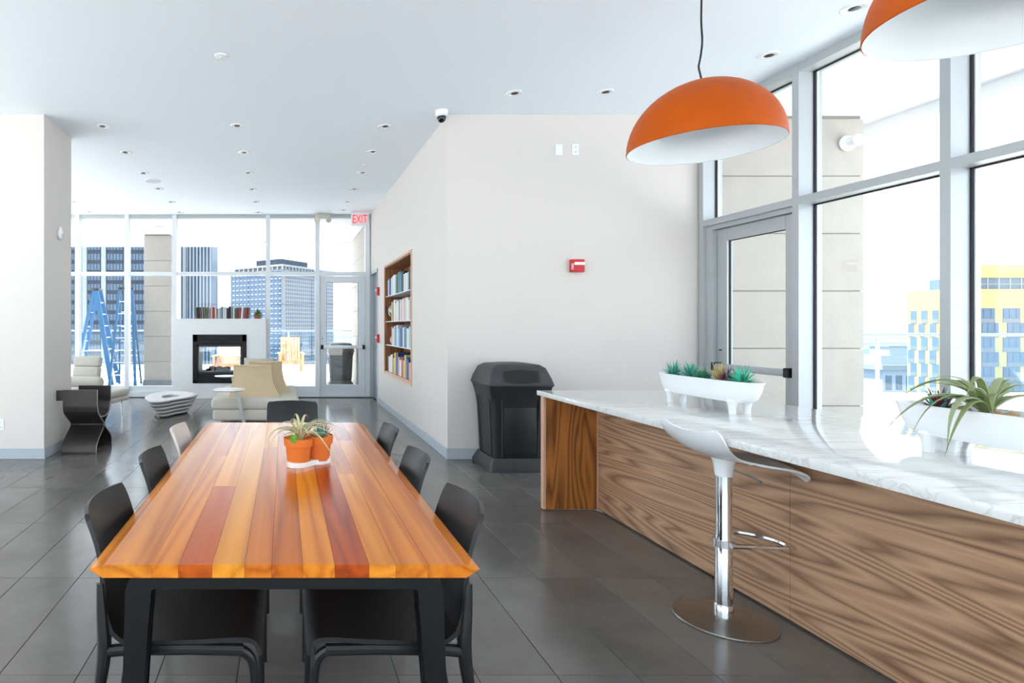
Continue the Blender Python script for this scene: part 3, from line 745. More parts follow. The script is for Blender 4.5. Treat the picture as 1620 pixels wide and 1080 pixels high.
# double terracotta pot on the dining table
PT = thing('double_flowerpot', 'pair of joined terracotta pots on a wavy white saucer on the table', 'flowerpot', (.115, 2.74, TZ))
for (cx, cy) in ((-.049, -.032), (.049, .032)):
    MB().lathe([(0, .014), (.052, .014), (.060, .09), (.0615, .094), (.068, .094), (.071, .130), (.066, .131), (.063, .112), (0, .112)], 32, (cx, cy, 0)).build('pot', terracotta, PT)
    MB().lathe([(0, .110), (.064, .112)], 24, (cx, cy, 0)).build('soil', soil, PT)
sp = smooth_poly([(-.122, -.05), (-.10, -.10), (-.05, -.107), (-.005, -.075), (.035, -.030), (.08, -.017), (.122, .02), (.118, .075), (.07, .104), (.015, .085), (-.03, .03), (-.09, .008)], 5)
MB().prism([(a * .86, b * .86) for a, b in sp], .0, .022).build('saucer', ceramic, PT)
rn = random.Random(5); lv = []
for k in range(24):
    a = rn.uniform(0, 2 * PI); e = rn.uniform(.4, 1.2); L = rn.uniform(.08, .14)
    d = Vector((math.cos(a), math.sin(a), 0))
    lv.append((d * L * .25 + Vector((0, 0, L * .8)), d * L * .7 + Vector((0, 0, L * e)), d * L * 1.25 + Vector((0, 0, L * e * .6)), .0095))
lv += [((-.03, -.02, .09), (-.14, -.03, .10), (-.165, -.05, -.02), .011), ((-.03, -.03, .07), (-.11, -.05, .09), (-.14, -.07, -.01), .008), ((-.04, 0, .08), (-.17, .01, .09), (-.15, -.02, -.055), .010),
       ((.05, -.05, .12), (.10, -.09, .02), (.17, -.12, -.085), .010), ((.05, .02, .10), (.16, .02, .10), (.215, .03, .03), .007), ((.05, 0, .06), (.12, -.01, .05), (.185, -.02, .0), .006)]
air_plant('straw-green air plant spilling out of the terracotta pots', (.075, 2.715, TZ + .113), lv, [till_s, till_g, till_s], 3)
rosette('lime_succulent', 'small lime-green succulent at the front of the left terracotta pot', (.045, 2.650, TZ + .112), .045, .045, 30, lime, .005, 8)
rosette('teal_succulent', 'teal succulent in the right terracotta pot', (.165, 2.775, TZ + .112), .075, .06, 26, aga_t, .006, 9, m2=aga_g)
rosette('grassy_succulent', 'thin dark spiky succulent behind the teal one on the table', (.195, 2.81, TZ + .112), .10, .07, 20, grass_d, .0022, 10)
def rock(label, loc, r, seed, m=None):
    rd = random.Random(seed)
    o = MB().ico((0, 0, 0), r, r * .8, r * .6, 2, .08, rd).build('rock', m or rock_m, None, loc); return tag(o, label, 'rock')
rock_m = mat('brown_pebble', (170, 132, 96), .8, bump=.3, bscale=60, var=.3, vscale=25)
rock('pale brown rock at the right side of the terracotta pots', (.205, 2.755, TZ + .122), .018, 1)

# ------------------------------------------------------------------ bar
BX0, BX1, BY1, BY0, BZ = 1.985, 3.20, 4.50, .90, .905
bar = thing('bar_island', 'walnut panelled bar island under the marble worktop', 'bar', (0, 0, 0))
MB().box(2.41, 3.14, BY0 + .02, 4.36, .0, .868).build('carcass', mat('carcass_board', (90, 70, 56), .7), bar)
seams = [BY0, 2.722, 4.385]
for a, b in zip(seams, seams[1:]): MB().box(2.392, 2.412, a + .0012, b - .0012, .012, .866, bev=.001, seg=1).build('front_panel', walnut_y, bar)
MB().box(1.998, 2.385, 4.392, 4.432, .008, .866).build('end_panel', walnut_z, bar)
MB().box(1.975, 1.998, 4.390, 4.434, .008, .866, bev=.003, seg=1).box(2.385, 2.396, 4.388, 4.434, .008, .866).build('end_panel_edge', walnut_edge, bar)
MB().box(3.14, 3.16, BY0, 4.40, .012, .866).build('back_panel', walnut_y, bar)
cb = MB()
cb.box(BX0 - .012, BX1, BY0, BY1, .868, BZ, bev=.003, seg=2)
tag(cb.build('marble_worktop', marble), 'white veined marble worktop on the bar', 'worktop')

# planters
def planter(label, yc):
    T = thing('bathtub_planter', label, 'planter', (2.60, yc, BZ), 0, 'white bathtub planters on the bar')
    hl, hw_ = .40, .088
    def ring(l, w_, z, n=40, p=3.2):
        return [(w_ * math.copysign(abs(math.cos(2 * PI * k / n)) ** (2 / p), math.cos(2 * PI * k / n)), l * math.copysign(abs(math.sin(2 * PI * k / n)) ** (2 / p), math.sin(2 * PI * k / n)), z) for k in range(n)]
    rings = [ring(hl * .70, hw_ * .5, .062), ring(hl * .83, hw_ * .78, .068), ring(hl * .90, hw_ * .90, .09), ring(hl * .955, hw_ * .96, .13), ring(hl * .99, hw_ * 1.0, .175), ring(hl * 1.012, hw_ * 1.05, .186), ring(hl * 1.0, hw_ * 1.02, .188), ring(hl * .965, hw_ * .93, .178), ring(hl * .95, hw_ * .90, .16)]
    b = MB(); V = [[b.bm.verts.new(p) for p in rg] for rg in rings]; n = len(V[0])
    for a, c in zip(V, V[1:]):
        for k in range(n): b.bm.faces.new((a[k], a[(k + 1) % n], c[(k + 1) % n], c[k])).smooth = True
    b.bm.faces.new(V[0][::-1]); b.build('tub', ceramic, T)
    b = MB(); b.bm.faces.new([b.bm.verts.new((x, y, .162)) for x, y, _ in rings[-1]]); b.build('soil', soil, T)
    for sx in (-1, 1):
        for sy in (-1, 1):
            MB().lathe([(0, 0), (.017, 0), (.018, .03), (.023, .055), (.032, .072), (.03, .085), (0, .085)], 16, (sx * .042, sy * .265, 0)).build('leg', ceramic, T)
    return T
planter('white bathtub-shaped planter of small succulents at the far end of the bar', 3.55)
planter('white bathtub-shaped planter with trailing air plant at the near end of the bar', 2.02)
def on(px, y): return (px, y, BZ + .160)
G1 = 'succulents in the far bar planter'
rosette('teal_agave', 'teal spiky agave at the far end of the far bar planter', on(2.60, 3.84), 0.121, 0.094, 52, aga_t, 0.0069, 21, G1, aga_g)
rosette('teal_agave', 'teal spiky agave second from the far end of the far bar planter', on(2.60, 3.68), 0.121, 0.094, 52, aga_t, 0.0069, 22, G1, aga_g)
rosette('green_succulent', 'dark green fleshy succulent in the middle of the far bar planter', on(2.59, 3.56), 0.081, 0.083, 46, aga_g, 0.0112, 23, G1)
rosette('sandy_succulent', 'upright sandy-yellow succulent in the far bar planter', on(2.61, 3.46), 0.132, 0.055, 33, sand_l, 0.0075, 24, G1, upmin=.6)
rosette('purple_agave', 'dark purple spiky agave in the far bar planter', on(2.595, 3.37), 0.098, 0.094, 44, aga_p, 0.0088, 25, G1, leafm('grey_violet_leaf', (120, 120, 132)))
rosette('bright_teal_agave', 'bright turquoise agave at the near end of the far bar planter', on(2.60, 3.27), 0.127, 0.094, 57, leafm('turquoise_leaf', (60, 196, 164)), 0.0075, 26, G1, aga_g)
rosette('purple_teal_succulent', 'purple and teal succulent at the far end of the near planter', on(2.585, 2.27), .10, .09, 30, aga_p, .009, 27, None, aga_t)
lv = []
rn = random.Random(12)
for k in range(18):
    a = rn.uniform(0, 2 * PI); L = rn.uniform(.09, .17); d = Vector((math.cos(a), math.sin(a), 0))
    lv.append((d * L * .2 + Vector((0, 0, L * .6)), d * L * .6 + Vector((0, 0, L * .95)), d * L * 1.1 + Vector((0, 0, L * .75)), rn.uniform(.014, .020)))
lv += [((-.02, .06, .12), (-.03, .16, .20), (-.10, .38, 0.0260), 0.0182), ((-.05, .04, .10), (-.10, .20, .12), (-.17, .34, -.10), 0.0195), ((-.05, .02, 0.1170), (-.13, .12, .10), (-.15, .20, -.10), 0.0169),
       ((-.06, -.03, .10), (-.16, -.02, .12), (-.165, -.03, -.12), 0.0208), ((-.06, -.06, 0.1040), (-.15, -.08, 0.0780), (-.19, -.05, -.145), 0.0156), ((.02, .06, 0.1040), (0, .2, .12), (-.04, .30, 0.1040), 0.0104),
       ((-.03, -.08, .10), (-.10, -.16, .12), (-.14, -.22, 0.0260), 0.0195), ((.04, -.05, .10), (.10, -.12, .12), (.14, -.2, 0), 0.0182)]
lv += [((-.02, .08, .14), (-.05, .20, .17), (-.13, .30, .05), .012), ((0, .05, .13), (.02, .16, .16), (-.02, .30, .12), .010), ((-.03, -.02, .15), (-.08, -.06, .2), (-.16, -.12, .08), .016), ((-.05, .03, .06), (-.09, .10, .10), (-.12, .26, .03), .012)]
air_plant('large grey-green air plant trailing over the near bar planter', (2.60, 2.13, BZ + .165), [(Vector((Vector(p1).x, Vector(p1).y * .6, Vector(p1).z)), Vector((Vector(p2).x, Vector(p2).y * .6, Vector(p2).z)), Vector((Vector(p3).x, Vector(p3).y * .6, Vector(p3).z)), w_) for p1, p2, p3, w_ in lv], [till_o, till_g, till_o, till_g], 4)
for k, (x, y, r_) in enumerate([(2.572, 2.18, .026), (2.60, 2.13, .022), (2.575, 2.08, .02), (2.565, 2.03, .024), (2.57, 1.97, .022)]):
    rock('brown rock in the near bar planter, %s from its far end' % ORD[k], (x, y, BZ + .180), r_, 30 + k)
for k, (x, y) in enumerate([(2.56, 3.77), (2.555, 3.61), (2.555, 3.49), (2.555, 3.315)]):
    rock('small pink-brown pebble in the far bar planter, %s from its far end' % ORD[k], (x, y, BZ + .168), .015, 40 + k)

# ------------------------------------------------------------------ bar stool
ST = thing('bar_stool', 'white swivel bar stool with chrome column tucked under the bar', 'stool', (2.10, 2.75, 0))
MB().lathe([(0, .0), (.205, .0), (.208, .004), (.205, .009), (.06, .018), (.038, .022), (0, .022)], 56).build('base', brushed, ST)
MB().lathe([(0, .02), (.039, .02), (.039, .075), (.036, .08), (0, .08)], 28).build('base_collar', chrome, ST)
MB().lathe([(0, .075), (.0355, .075), (.0355, .40), (.033, .405), (.033, .70), (0, .70)], 28).build('column', chrome, ST)
MB().lathe([(0, .69), (.036, .69), (.039, .72), (.044, .755), (.052, .775), (0, .78)], 28).build('seat_mount', white_p, ST)
MB().tube([(.02, -.035, .725), (.07, -.075, .705), (.10, -.10, .685)], .006, 8).build('lever', chrome, ST)
prof = smooth_open([(-.185, .915), (-.165, .868), (-.125, .822), (-.06, .790), (.02, .780), (.09, .783), (.16, .782), (.22, .768), (.262, .738)], 5)
def seat_fn(u, v):
    n = len(prof) - 1; i = u * n; k = min(int(i), n - 1); p = prof[k].lerp(prof[k + 1], i - k); s = v * 2 - 1
    hw_ = .205 - .045 * math.exp(-((u - .45) / .16) ** 2) - .05 * max(0, (u - .85) / .15) ** 2 - .035 * max(0, (.12 - u) / .12) ** 2
    lift = .035 * math.exp(-((u - .18) / .25) ** 2) * s * s - .045 * s * s * max(0, u - .5) * 1.5
    return (p.x + .02 * s * s * (u < .3) * (.3 - u) / .3, s * hw_, p.y + lift)
MB().grid(seat_fn, 40, 16, .010).build('seat', white_p, ST)
fp = smooth_open([(.0, -.048, .37), (.12, -.062, .37), (.235, -.075, .37), (.268, -.045, .37), (.262, .03, .37), (.22, .10, .37), (.15, .145, .37), (.08, .12, .37), (.02, .045, .37)], 6)
fr_ = MB().tube(fp, .0125, 8, flat=1.0); fr_.build('footrest', chrome, ST)
MB().lathe([(.034, .352), (.044, .352), (.044, .388), (.034, .388)], 24).build('footrest_collar', chrome, ST)

# ------------------------------------------------------------------ pendant lamps
def pendant(label, loc):
    T = thing('pendant_lamp', label, 'pendant lamp', loc, 0, 'orange dome pendant lamps over the bar')
    r = .409; n = 14
    out = [(r * math.sin(PI / 2 * k / n), r * .985 * math.cos(PI / 2 * k / n)) for k in range(n + 1)]
    sh = MB(); sh.lathe(out + [(r - .004, -.003)], 64)
    sh.build('shade', lamp_o, T)
    inn = [(r - .004, -.003), (r - .010, .0)] + [((r - .012) * math.cos(PI / 2 * k / n), (r - .012) * .985 * math.sin(PI / 2 * k / n)) for k in range(1, n + 1)]
    MB().lathe(inn, 64).build('shade_lining', lamp_w, T)
    MB().lathe([(0, .12), (.045, .12), (.05, .16), (.02, .30), (.02, .40), (0, .40)], 20).build('lamp_holder', white_p, T)
    top = CEIL - loc[2]
    cp = smooth_open([(0, 0, .40), (-.012, 0, .45), (-.022, 0, .50), (-.008, .004, .56), (0, 0, .66), (-.006, 0, .80), (.0, 0, top - .02)], 5)
    MB().tube(cp, .0055, 8).build('cord', black_p, T)
    MB().lathe([(0, top - .045), (.05, top - .045), (.06, top - .03), (.06, top), (0, top)], 24).build('canopy', white_p, T)
pendant('orange dome pendant lamp over the far end of the bar', (2.60, 3.58, 2.52))
pendant('orange dome pendant lamp at the upper right, nearest the camera', (2.60, 2.02, 2.52))

# ------------------------------------------------------------------ ceiling fittings
def downlight(label, x, y, tilt=0, lit=False):
    T = thing('recessed_downlight', label, 'downlight', (x, y, CEIL), 0, 'recessed ceiling downlights')
    MB().lathe([(.052, -.001), (.052, -.006), (.070, -.008), (.076, -.002), (.076, 0)], 28).build('trim_ring', white_p, T)
    MB().lathe([(0, -.0012), (.053, -.0012)], 24).build('reflector', lamp_w if lit else white_m, T)
    e = MB().lathe([(0, -.004), (.030, -.004), (.034, -.0015), (0, -.0015)], 20, (.014 * math.cos(tilt), .014 * math.sin(tilt), 0)); e.build('eyeball', black_p, T)
rows = {'left': [(-2.03, 6.46), (-2.04, 7.42), (-2.05, 8.42), (-2.04, 9.36), (-2.03, 10.35), (-2.05, 11.3)],
        'middle': [(-.53, 6.43), (-.52, 7.42), (-.53, 8.40), (-.53, 9.40), (-.52, 10.35), (-.52, 11.3)],
        'right': [(1.12, 6.46), (1.125, 7.40), (1.13, 8.40), (1.13, 9.40), (1.12, 10.35), (1.12, 11.1)]}
for rn_, L in rows.items():
    for k, (x, y) in enumerate(L): downlight('recessed downlight in the %s lounge ceiling row, %s from the camera' % (rn_, ORD[k]), x, y, PI if rn_ == 'left' else (0 if rn_ == 'right' else PI / 2), rn_ == 'middle')
for k, (x, y) in enumerate([(-3.8, 10.35), (-3.83, 11.25)]): downlight('recessed downlight at the far left of the lounge ceiling, %s from the camera' % ORD[k], x, y)
for lab, x, y in (('recessed downlight above the wall beside the security camera', 2.21, 5.54), ('recessed downlight left of the orange pendant, above the wall plates', 3.07, 5.51),
                  ('recessed downlight near the window wall, above the far pendant', 4.01, 4.765), ('recessed downlight near the window wall, beside the near pendant', 4.02, 4.06)): downlight(lab, x, y, .6)
sm = thing('ceiling_sensor', 'flat white round sensor on the ceiling above the dining table', 'sensor', (-.53, 4.78, CEIL))
MB().lathe([(0, -.012), (.04, -.012), (.052, -.006), (.054, 0), (0, 0)], 28).build('cover', white_p, sm); MB().lathe([(0, -.016), (.012, -.016), (.014, -.012), (0, -.012)], 12).build('lens', white_m, sm)
spk = thing('ceiling_speaker', 'round pale grey speaker grille in the lounge ceiling', 'speaker', (-2.03, 8.87, CEIL))
MB().lathe([(.10, -.002), (.10, -.008), (.118, -.009), (.125, 0)], 32).build('rim', white_p, spk); MB().lathe([(0, -.006), (.10, -.005)], 32).build('grille', mat('grille_grey', (196, 202, 208), .7), spk)
for lab, x, y in (('tiny sprinkler cap in the middle of the lounge ceiling', -.53, 8.79), ('tiny sprinkler cap at the right of the lounge ceiling', 1.12, 8.0), ('tiny sprinkler cap near the exit sign', 1.17, 10.67)):
    T = thing('sprinkler_cap', lab, 'sprinkler', (x, y, CEIL)); MB().lathe([(0, -.01), (.03, -.009), (.036, 0), (0, 0)], 16).build('cap', white_p, T); MB().lathe([(0, -.016), (.008, -.014), (.01, -.009), (0, -.009)], 8).build('nozzle', alu, T)
cv = thing('security_camera', 'white dome security camera on the ceiling at the wall corner', 'camera', (1.640, 6.0, CEIL))
MB().lathe([(0, -.062), (.052, -.062), (.064, -.05), (.066, 0), (0, 0)], 28).build('housing', white_p, cv)
MB().lathe([(0, -.122), (.02, -.118), (.036, -.102), (.044, -.08), (.045, -.062), (0, -.062)], 24).build('dome', mat('smoked_dome', (14, 14, 18), .1), cv)
# exit sign
def text_mesh(txt, size, m, depth=.002):
    cu = bpy.data.curves.new('txt', 'FONT'); cu.body = txt; cu.size = size; cu.extrude = depth; cu.align_x = 'CENTER'; cu.align_y = 'CENTER'
    o = bpy.data.objects.new('txt', cu); C.objects.link(o); bpy.context.view_layer.update()
    me = bpy.data.meshes.new_from_object(o.evaluated_get(bpy.context.evaluated_depsgraph_get())); bpy.data.objects.remove(o); bpy.data.curves.remove(cu)
    me.materials.clear(); me.materials.append(m); return me
ES = thing('exit_sign', 'white exit sign with red letters hanging above the glazed door', 'sign', (1.478, 11.30, 3.508))
MB().box(-.165, .165, -.012, .03, -.118, .118, bev=.006, seg=1).build('housing', white_p, ES)
MB().box(-.02, .02, -.005, .02, .118, .15).build('stem', white_p, ES)
t = link('lettering', text_mesh('EXIT', .20, red_letter), ES, (0, -.0145, 0), (R(90), 0, 0)); t.scale = (.72, 1.18, 1)
MB().prism([(.138, -.012), (.138, .012), (.155, 0)], -.016, -.012, 'y').build('arrow', red_letter, ES)
EL = thing('emergency_light', 'twin-headed emergency light at the top of the far windows', 'light', (.76, 11.42, 3.60))
MB().box(-.14, .14, -.02, .04, -.02, .03, bev=.006, seg=1).build('bracket', mat('cream_metal', (206, 200, 186), .5), EL)
for s in (-1, 1):
    MB().lathe([(0, 0), (.03, 0), (.055, .05), (.058, .075), (.05, .08), (0, .07)], 20).build('lamp_head', mat('cream_metal', (206, 200, 186), .5), EL, (s * .085, -.02, -.075), (R(100), 0, R(s * 25)))
    MB().box(s * .085 - .012, s * .085 + .012, -.02, .01, -.06, -.015).build('neck', chrome, EL)

# ------------------------------------------------------------------ wall fittings
def plate(name, label, cat, loc, rot=(0, 0, 0), w_=.075, h=.118, m=white_p, extra=None):
    T = thing(name, label, cat, loc); T.rotation_euler = rot
    MB().box(-w_ / 2, w_ / 2, -.008, 0, -h / 2, h / 2, bev=.003, seg=1).build('plate', m, T)
    if extra: extra(T)
    return T
def outlet_x(T):
    for z in (-.026, .026):
        s = MB().box(-.018, .018, -.011, -.007, z - .017, z + .017, bev=.003, seg=1).build('socket', white_m, T)
        MB().box(-.008, -.005, -.0125, -.0105, z - .006, z + .008).box(.005, .008, -.0125, -.0105, z - .006, z + .008).build('slot', gasket, s)
def blank_x(T): MB().lathe([(0, -.011), (.003, -.0105), (.004, -.008)], 8).build('screw', alu, T, (0, 0, .045))
plate('blank_plate', 'blank white wall plate high on the back wall', 'wall plate', (2.91, 6.0995, 3.277), extra=blank_x)
plate('power_outlet', 'white double power outlet high on the back wall', 'outlet', (3.083, 6.0995, 3.277), extra=outlet_x)
plate('power_outlet', 'white power outlet low on the left wall end', 'outlet', (-3.01, 6.0995, .365), extra=outlet_x)
FA = thing('fire_alarm', 'red fire alarm strobe on the wall above the bin', 'alarm', (3.09, 6.0995, 2.045))
MB().box(-.07, .07, -.05, 0, -.067, .067, bev=.006, seg=2).build('housing', red_m, FA)
MB().box(-.045, .068, -.066, -.05, .005, .038, bev=.008, seg=2).build('strobe_lens', white_p, FA)
t = link('lettering', text_mesh('FIRE', .036, white_m, .001), FA, (-.058, -.051, -.008), (R(90), R(-90), 0))
MS = thing('wall_sensor', 'white oval motion sensor on the side of the left wall end', 'sensor', (-2.549, 6.5, 2.457))
MB().ico((.018, 0, 0), .03, .045, .075, 3).build('cover', white_p, MS); MB().ico((.044, 0, -.02), .008, .022, .016, 2).build('lens', mat('lens_grey', (190, 192, 196), .3), MS)
for nm, lab, z in (('fire_pull_station', 'red strobe on the hall wall beside the side door', 2.05), ('red_switch', 'small red switch box on the hall wall beside the side door', 1.19)):
    T = thing(nm, lab, 'alarm', (1.7295, 10.52, z)); MB().box(-.045, 0, -.055, .055, -.075, .075, bev=.006, seg=1).build('box', red_m, T)
    MB().box(-.07, -.045, -.04, .03, 0, .035, bev=.005, seg=1).build('lens', white_p, T)

# ------------------------------------------------------------------ bookcase niche
BC = thing('recessed_bookcase', 'walnut-lined recessed bookcase in the hall wall', 'bookcase', (1.73, NY0, NZ0))
NW, NH, ND = NY1 - NY0, NZ1 - NZ0, .32
wl_ = wood('niche_walnut', (104, 60, 36), (164, 108, 70), 'Z', .5, seed=3, across=6)
MB().box(ND, ND + .02, 0, NW, 0, NH).build('back_panel', wl_, BC)
MB().box(.0, ND, NW - .02, NW - .001, .0, NH).build('side_panel', wl_, BC); MB().box(.0, ND, .001, .02, 0, NH).build('side_panel', wl_, BC)
MB().box(0, ND, .02, NW - .02, NH - .02, NH - .001).build('top_panel', wl_, BC); MB().box(0, ND, .02, NW - .02, .001, .02).build('bottom_panel', walnut_edge, BC)
fm_ = MB(); e = .035
fm_.box(-.012, .0, -e, 0, -e, NH + e).box(-.012, 0, NW, NW + e, -e, NH + e).box(-.012, 0, 0, NW, -e, 0).box(-.012, 0, 0, NW, NH, NH + e); fm_.build('frame', walnut_edge, BC)
shz = [.02, .47, .865, 1.29]
for z in shz[1:]: MB().box(.01, ND, .02, NW - .02, z - .012, z).build('shelf', alu_w, BC)
pages = mat('book_pages', (232, 226, 212), .8)
bcol = {'white': (228, 230, 232), 'cream': (222, 212, 190), 'navy': (30, 58, 110), 'blue': (40, 104, 178), 'black': (30, 30, 34), 'grey': (130, 136, 144), 'red': (176, 52, 58), 'teal': (56, 140, 150), 'green': (86, 112, 84), 'brown': (104, 70, 54), 'pink': (216, 160, 160), 'yellow': (224, 190, 90), 'pale blue': (160, 196, 220), 'olive': (112, 114, 92)}
bm_ = {k: mat('book_' + k.replace(' ', '_'), v, .5) for k, v in bcol.items()}
def book(label, group, th, h, d, colname, loc, rotz=0, lean=0):
    """spine toward -y local, thickness along x"""
    b = MB(); c = .003
    b.box(0, c, 0, d, 0, h).box(th - c, th, 0, d, 0, h).box(0, th, 0, c * 1.2, 0, h).box(c, th - c, c, d - .004, .004, h - .004, 1)
    o = b.build('book', [bm_[colname], pages], None, loc, (0, lean, rotz)); return tag(o, label, 'book', group)
rd = random.Random(7)
pal = [['white', 'blue', 'navy', 'white', 'cream', 'white', 'pale blue', 'black', 'green', 'teal', 'navy', 'black'], ['yellow', 'olive', 'white', 'cream', 'white', 'cream', 'grey', 'white', 'pink', 'white', 'pink'],
       ['pink', 'white', 'pale blue', 'teal', 'white', 'pale blue', 'blue', 'navy', 'white', 'grey'], ['grey', 'white', 'cream', 'white', 'red', 'yellow', 'yellow', 'blue', 'navy', 'pink']]
sname = {3: 'top', 2: 'second', 1: 'third', 0: 'bottom'}
for s in range(4):
    z = NZ0 + shz[s] + .0005; P = pal[3 - s]; y = NY1 - .12 - (.32 if s in (1, 2) else .0)
    for k, cn in enumerate(P + P[3:] + P[1:]):
        th = rd.uniform(.075, .135); h = rd.uniform(.25, .34) if s > 0 else rd.uniform(.24, .36)
        if y - th < NY0 + .04: break
        book('%s book on the %s shelf of the hall bookcase, %s from its far end' % (cn, sname[s], ORD[k]), 'books in the hall bookcase', th, h, .21, cn, (1.76, y, z), R(-90)); y -= th + .003
gl = thing('display_globe', 'silver globe on the second shelf of the hall bookcase', 'globe', (1.86, 9.62, NZ0 + shz[2]))
MB().ico((0, 0, .17), .125, .125, .125, 3).build('sphere', brushed, gl); MB().lathe([(0, 0), (.06, 0), (.05, .02), (.015, .05), (0, .05)], 20).build('stand', black_p, gl)
va = thing('bookcase_vase', 'small pinkish ceramic vase on the third shelf of the hall bookcase', 'vase', (1.85, 9.66, NZ0 + shz[1]))
MB().lathe([(0, 0), (.04, 0), (.075, .06), (.08, .10), (.04, .17), (.028, .21), (.04, .24), (.03, .24), (.02, .21), (0, .2)], 24).build('body', mat('blush_ceramic', (214, 190, 180), .4), va)
MB().lathe([(.038, .238), (.044, .243), (.038, .248)], 20).build('rim', mat('blush_ceramic', (214, 190, 180), .4), va)

# ------------------------------------------------------------------ fireplace
FPX, FPY = (-2.19, -.36), (11.27, 11.95)
FP = thing('fireplace', 'white see-through fireplace block with black firebox', 'fireplace', (-1.275, 11.27, 0))
hx = .915; ix0, ix1, iz0, iz1 = -.521, .532, .298, 1.251; dp = FPY[1] - FPY[0]
MB().box(-hx, ix0, 0, dp, 0, 1.549).box(ix1, hx, 0, dp, 0, 1.549).box(ix0, ix1, 0, dp, 0, iz0).box(ix0, ix1, 0, dp, iz1, 1.549).build('surround', white_m, FP)
MB().box(-hx - .01, hx + .01, -.01, dp, 1.549, 1.562).build('mantel', white_m, FP)
f = MB(); t_ = .085
f.box(ix0, ix0 + t_, -.012, .03, iz0, iz1).box(ix1 - t_, ix1, -.012, .03, iz0, iz1).box(ix0, ix1, -.012, .03, iz1 - .13, iz1).box(ix0, ix1, -.012, .03, iz0, iz0 + .04).build('firebox_frame', black_m, FP)
for k in range(4):
    z = iz0 + .055 + k * .036; MB().box(ix0 + t_, ix1 - t_, -.004, .03, z, z + .022).build('louvre', black_m, FP)
MB().box(ix0 + t_, ix1 - t_, .0, .04, iz1 - .20, iz1 - .15).build('louvre', black_m, FP)
f2 = MB(); jx0, jx1, jz0, jz1 = ix0 + t_, ix1 - t_, iz0 + .20, iz1 - .21
f2.box(jx0, jx0 + .035, .01, .06, jz0, jz1).box(jx1 - .035, jx1, .01, .06, jz0, jz1).box(jx0, jx1, .01, .06, jz1 - .03, jz1).box(jx0, jx1, .01, .06, jz0, jz0 + .03).build('inner_frame', mat('gunmetal', (60, 62, 66), .4, .4), FP)
MB().box(jx0, jx1, .035, .041, jz0, jz1).build('pane', glass, FP); MB().box(jx0, jx1, dp - .02, dp - .014, jz0, jz1).build('pane', glass, FP)
MB().box(ix0, jx0 + .01, .06, dp, iz0, iz1).box(jx1 - .01, ix1, .06, dp, iz0, iz1).box(ix0, ix1, .06, dp, iz0, jz0 + .02).box(ix0, ix1, .06, dp, jz1 - .01, iz1).build('firebox', mat('firebox_grey', (120, 122, 126), .7), FP)
rk = random.Random(3); lg = MB()
for k in range(14): lg.ico((rk.uniform(jx0 + .15, jx1 - .15), rk.uniform(.25, .45), jz0 + .03 + rk.uniform(0, .05)), .07, .05, .04, 1, .2, rk)
tag(lg.build('ember_stones', mat('charred_stone', (52, 52, 56), .9), FP), kind='stuff')
# mantel books
x = -1.275 - .48; seq = ['olive', 'black', 'brown', 'grey', 'olive', 'green', 'green', 'grey', 'pink', 'red', 'cream', 'grey', 'white', 'pale blue', 'grey', 'white', 'white', 'black', 'black', 'grey', 'white', 'green', 'brown', 'red', 'white', 'grey', 'red', 'brown']
rd = random.Random(11)
for k, cn in enumerate(seq):
    th = rd.uniform(.026, .042); h = rd.uniform(.20, .245); lean = R(4) if k > 22 else (R(-3) if k < 4 else 0)
    book('%s book in the mantel row, %s from the left' % (cn, ORD[k]), 'books along the fireplace mantel', th, h, .17, cn, (x, 11.33, 1.5625 + abs(math.sin(lean)) * th), 0, lean); x += th + .0025 + (.003 if lean else 0)
MP = thing('mantel_plant', 'small leafy plant in a copper bowl on the mantel', 'plant', (-.53, 11.40, 1.5625))
MB().lathe([(0, 0), (.05, 0), (.075, .03), (.085, .075), (.078, .078), (.068, .03), (0, .02)], 24).build('bowl', mat('copper_glaze', (150, 96, 58), .35, .3), MP)
rd = random.Random(2); fo = MB()
for k in range(46):
    a = rd.uniform(0, 2 * PI); el = R(rd.uniform(5, 85)); L = rd.uniform(.08, .15); d = Vector((math.cos(a) * math.cos(el), math.sin(a) * math.cos(el), math.sin(el)))
    l = leaf_mb((0, 0, .06), Vector((0, 0, .06)) + d * L * .6 + Vector((0, 0, .02)), Vector((0, 0, .06)) + d * L, .017, n=5, base=.2)
    if k % 4 == 0:
        for f_ in l.bm.faces: f_.material_index = 1
    fo.merge(l)
fo.build('foliage', [leafm('leaf_green', (74, 120, 66)), leafm('leaf_pale', (150, 176, 130))], MP)

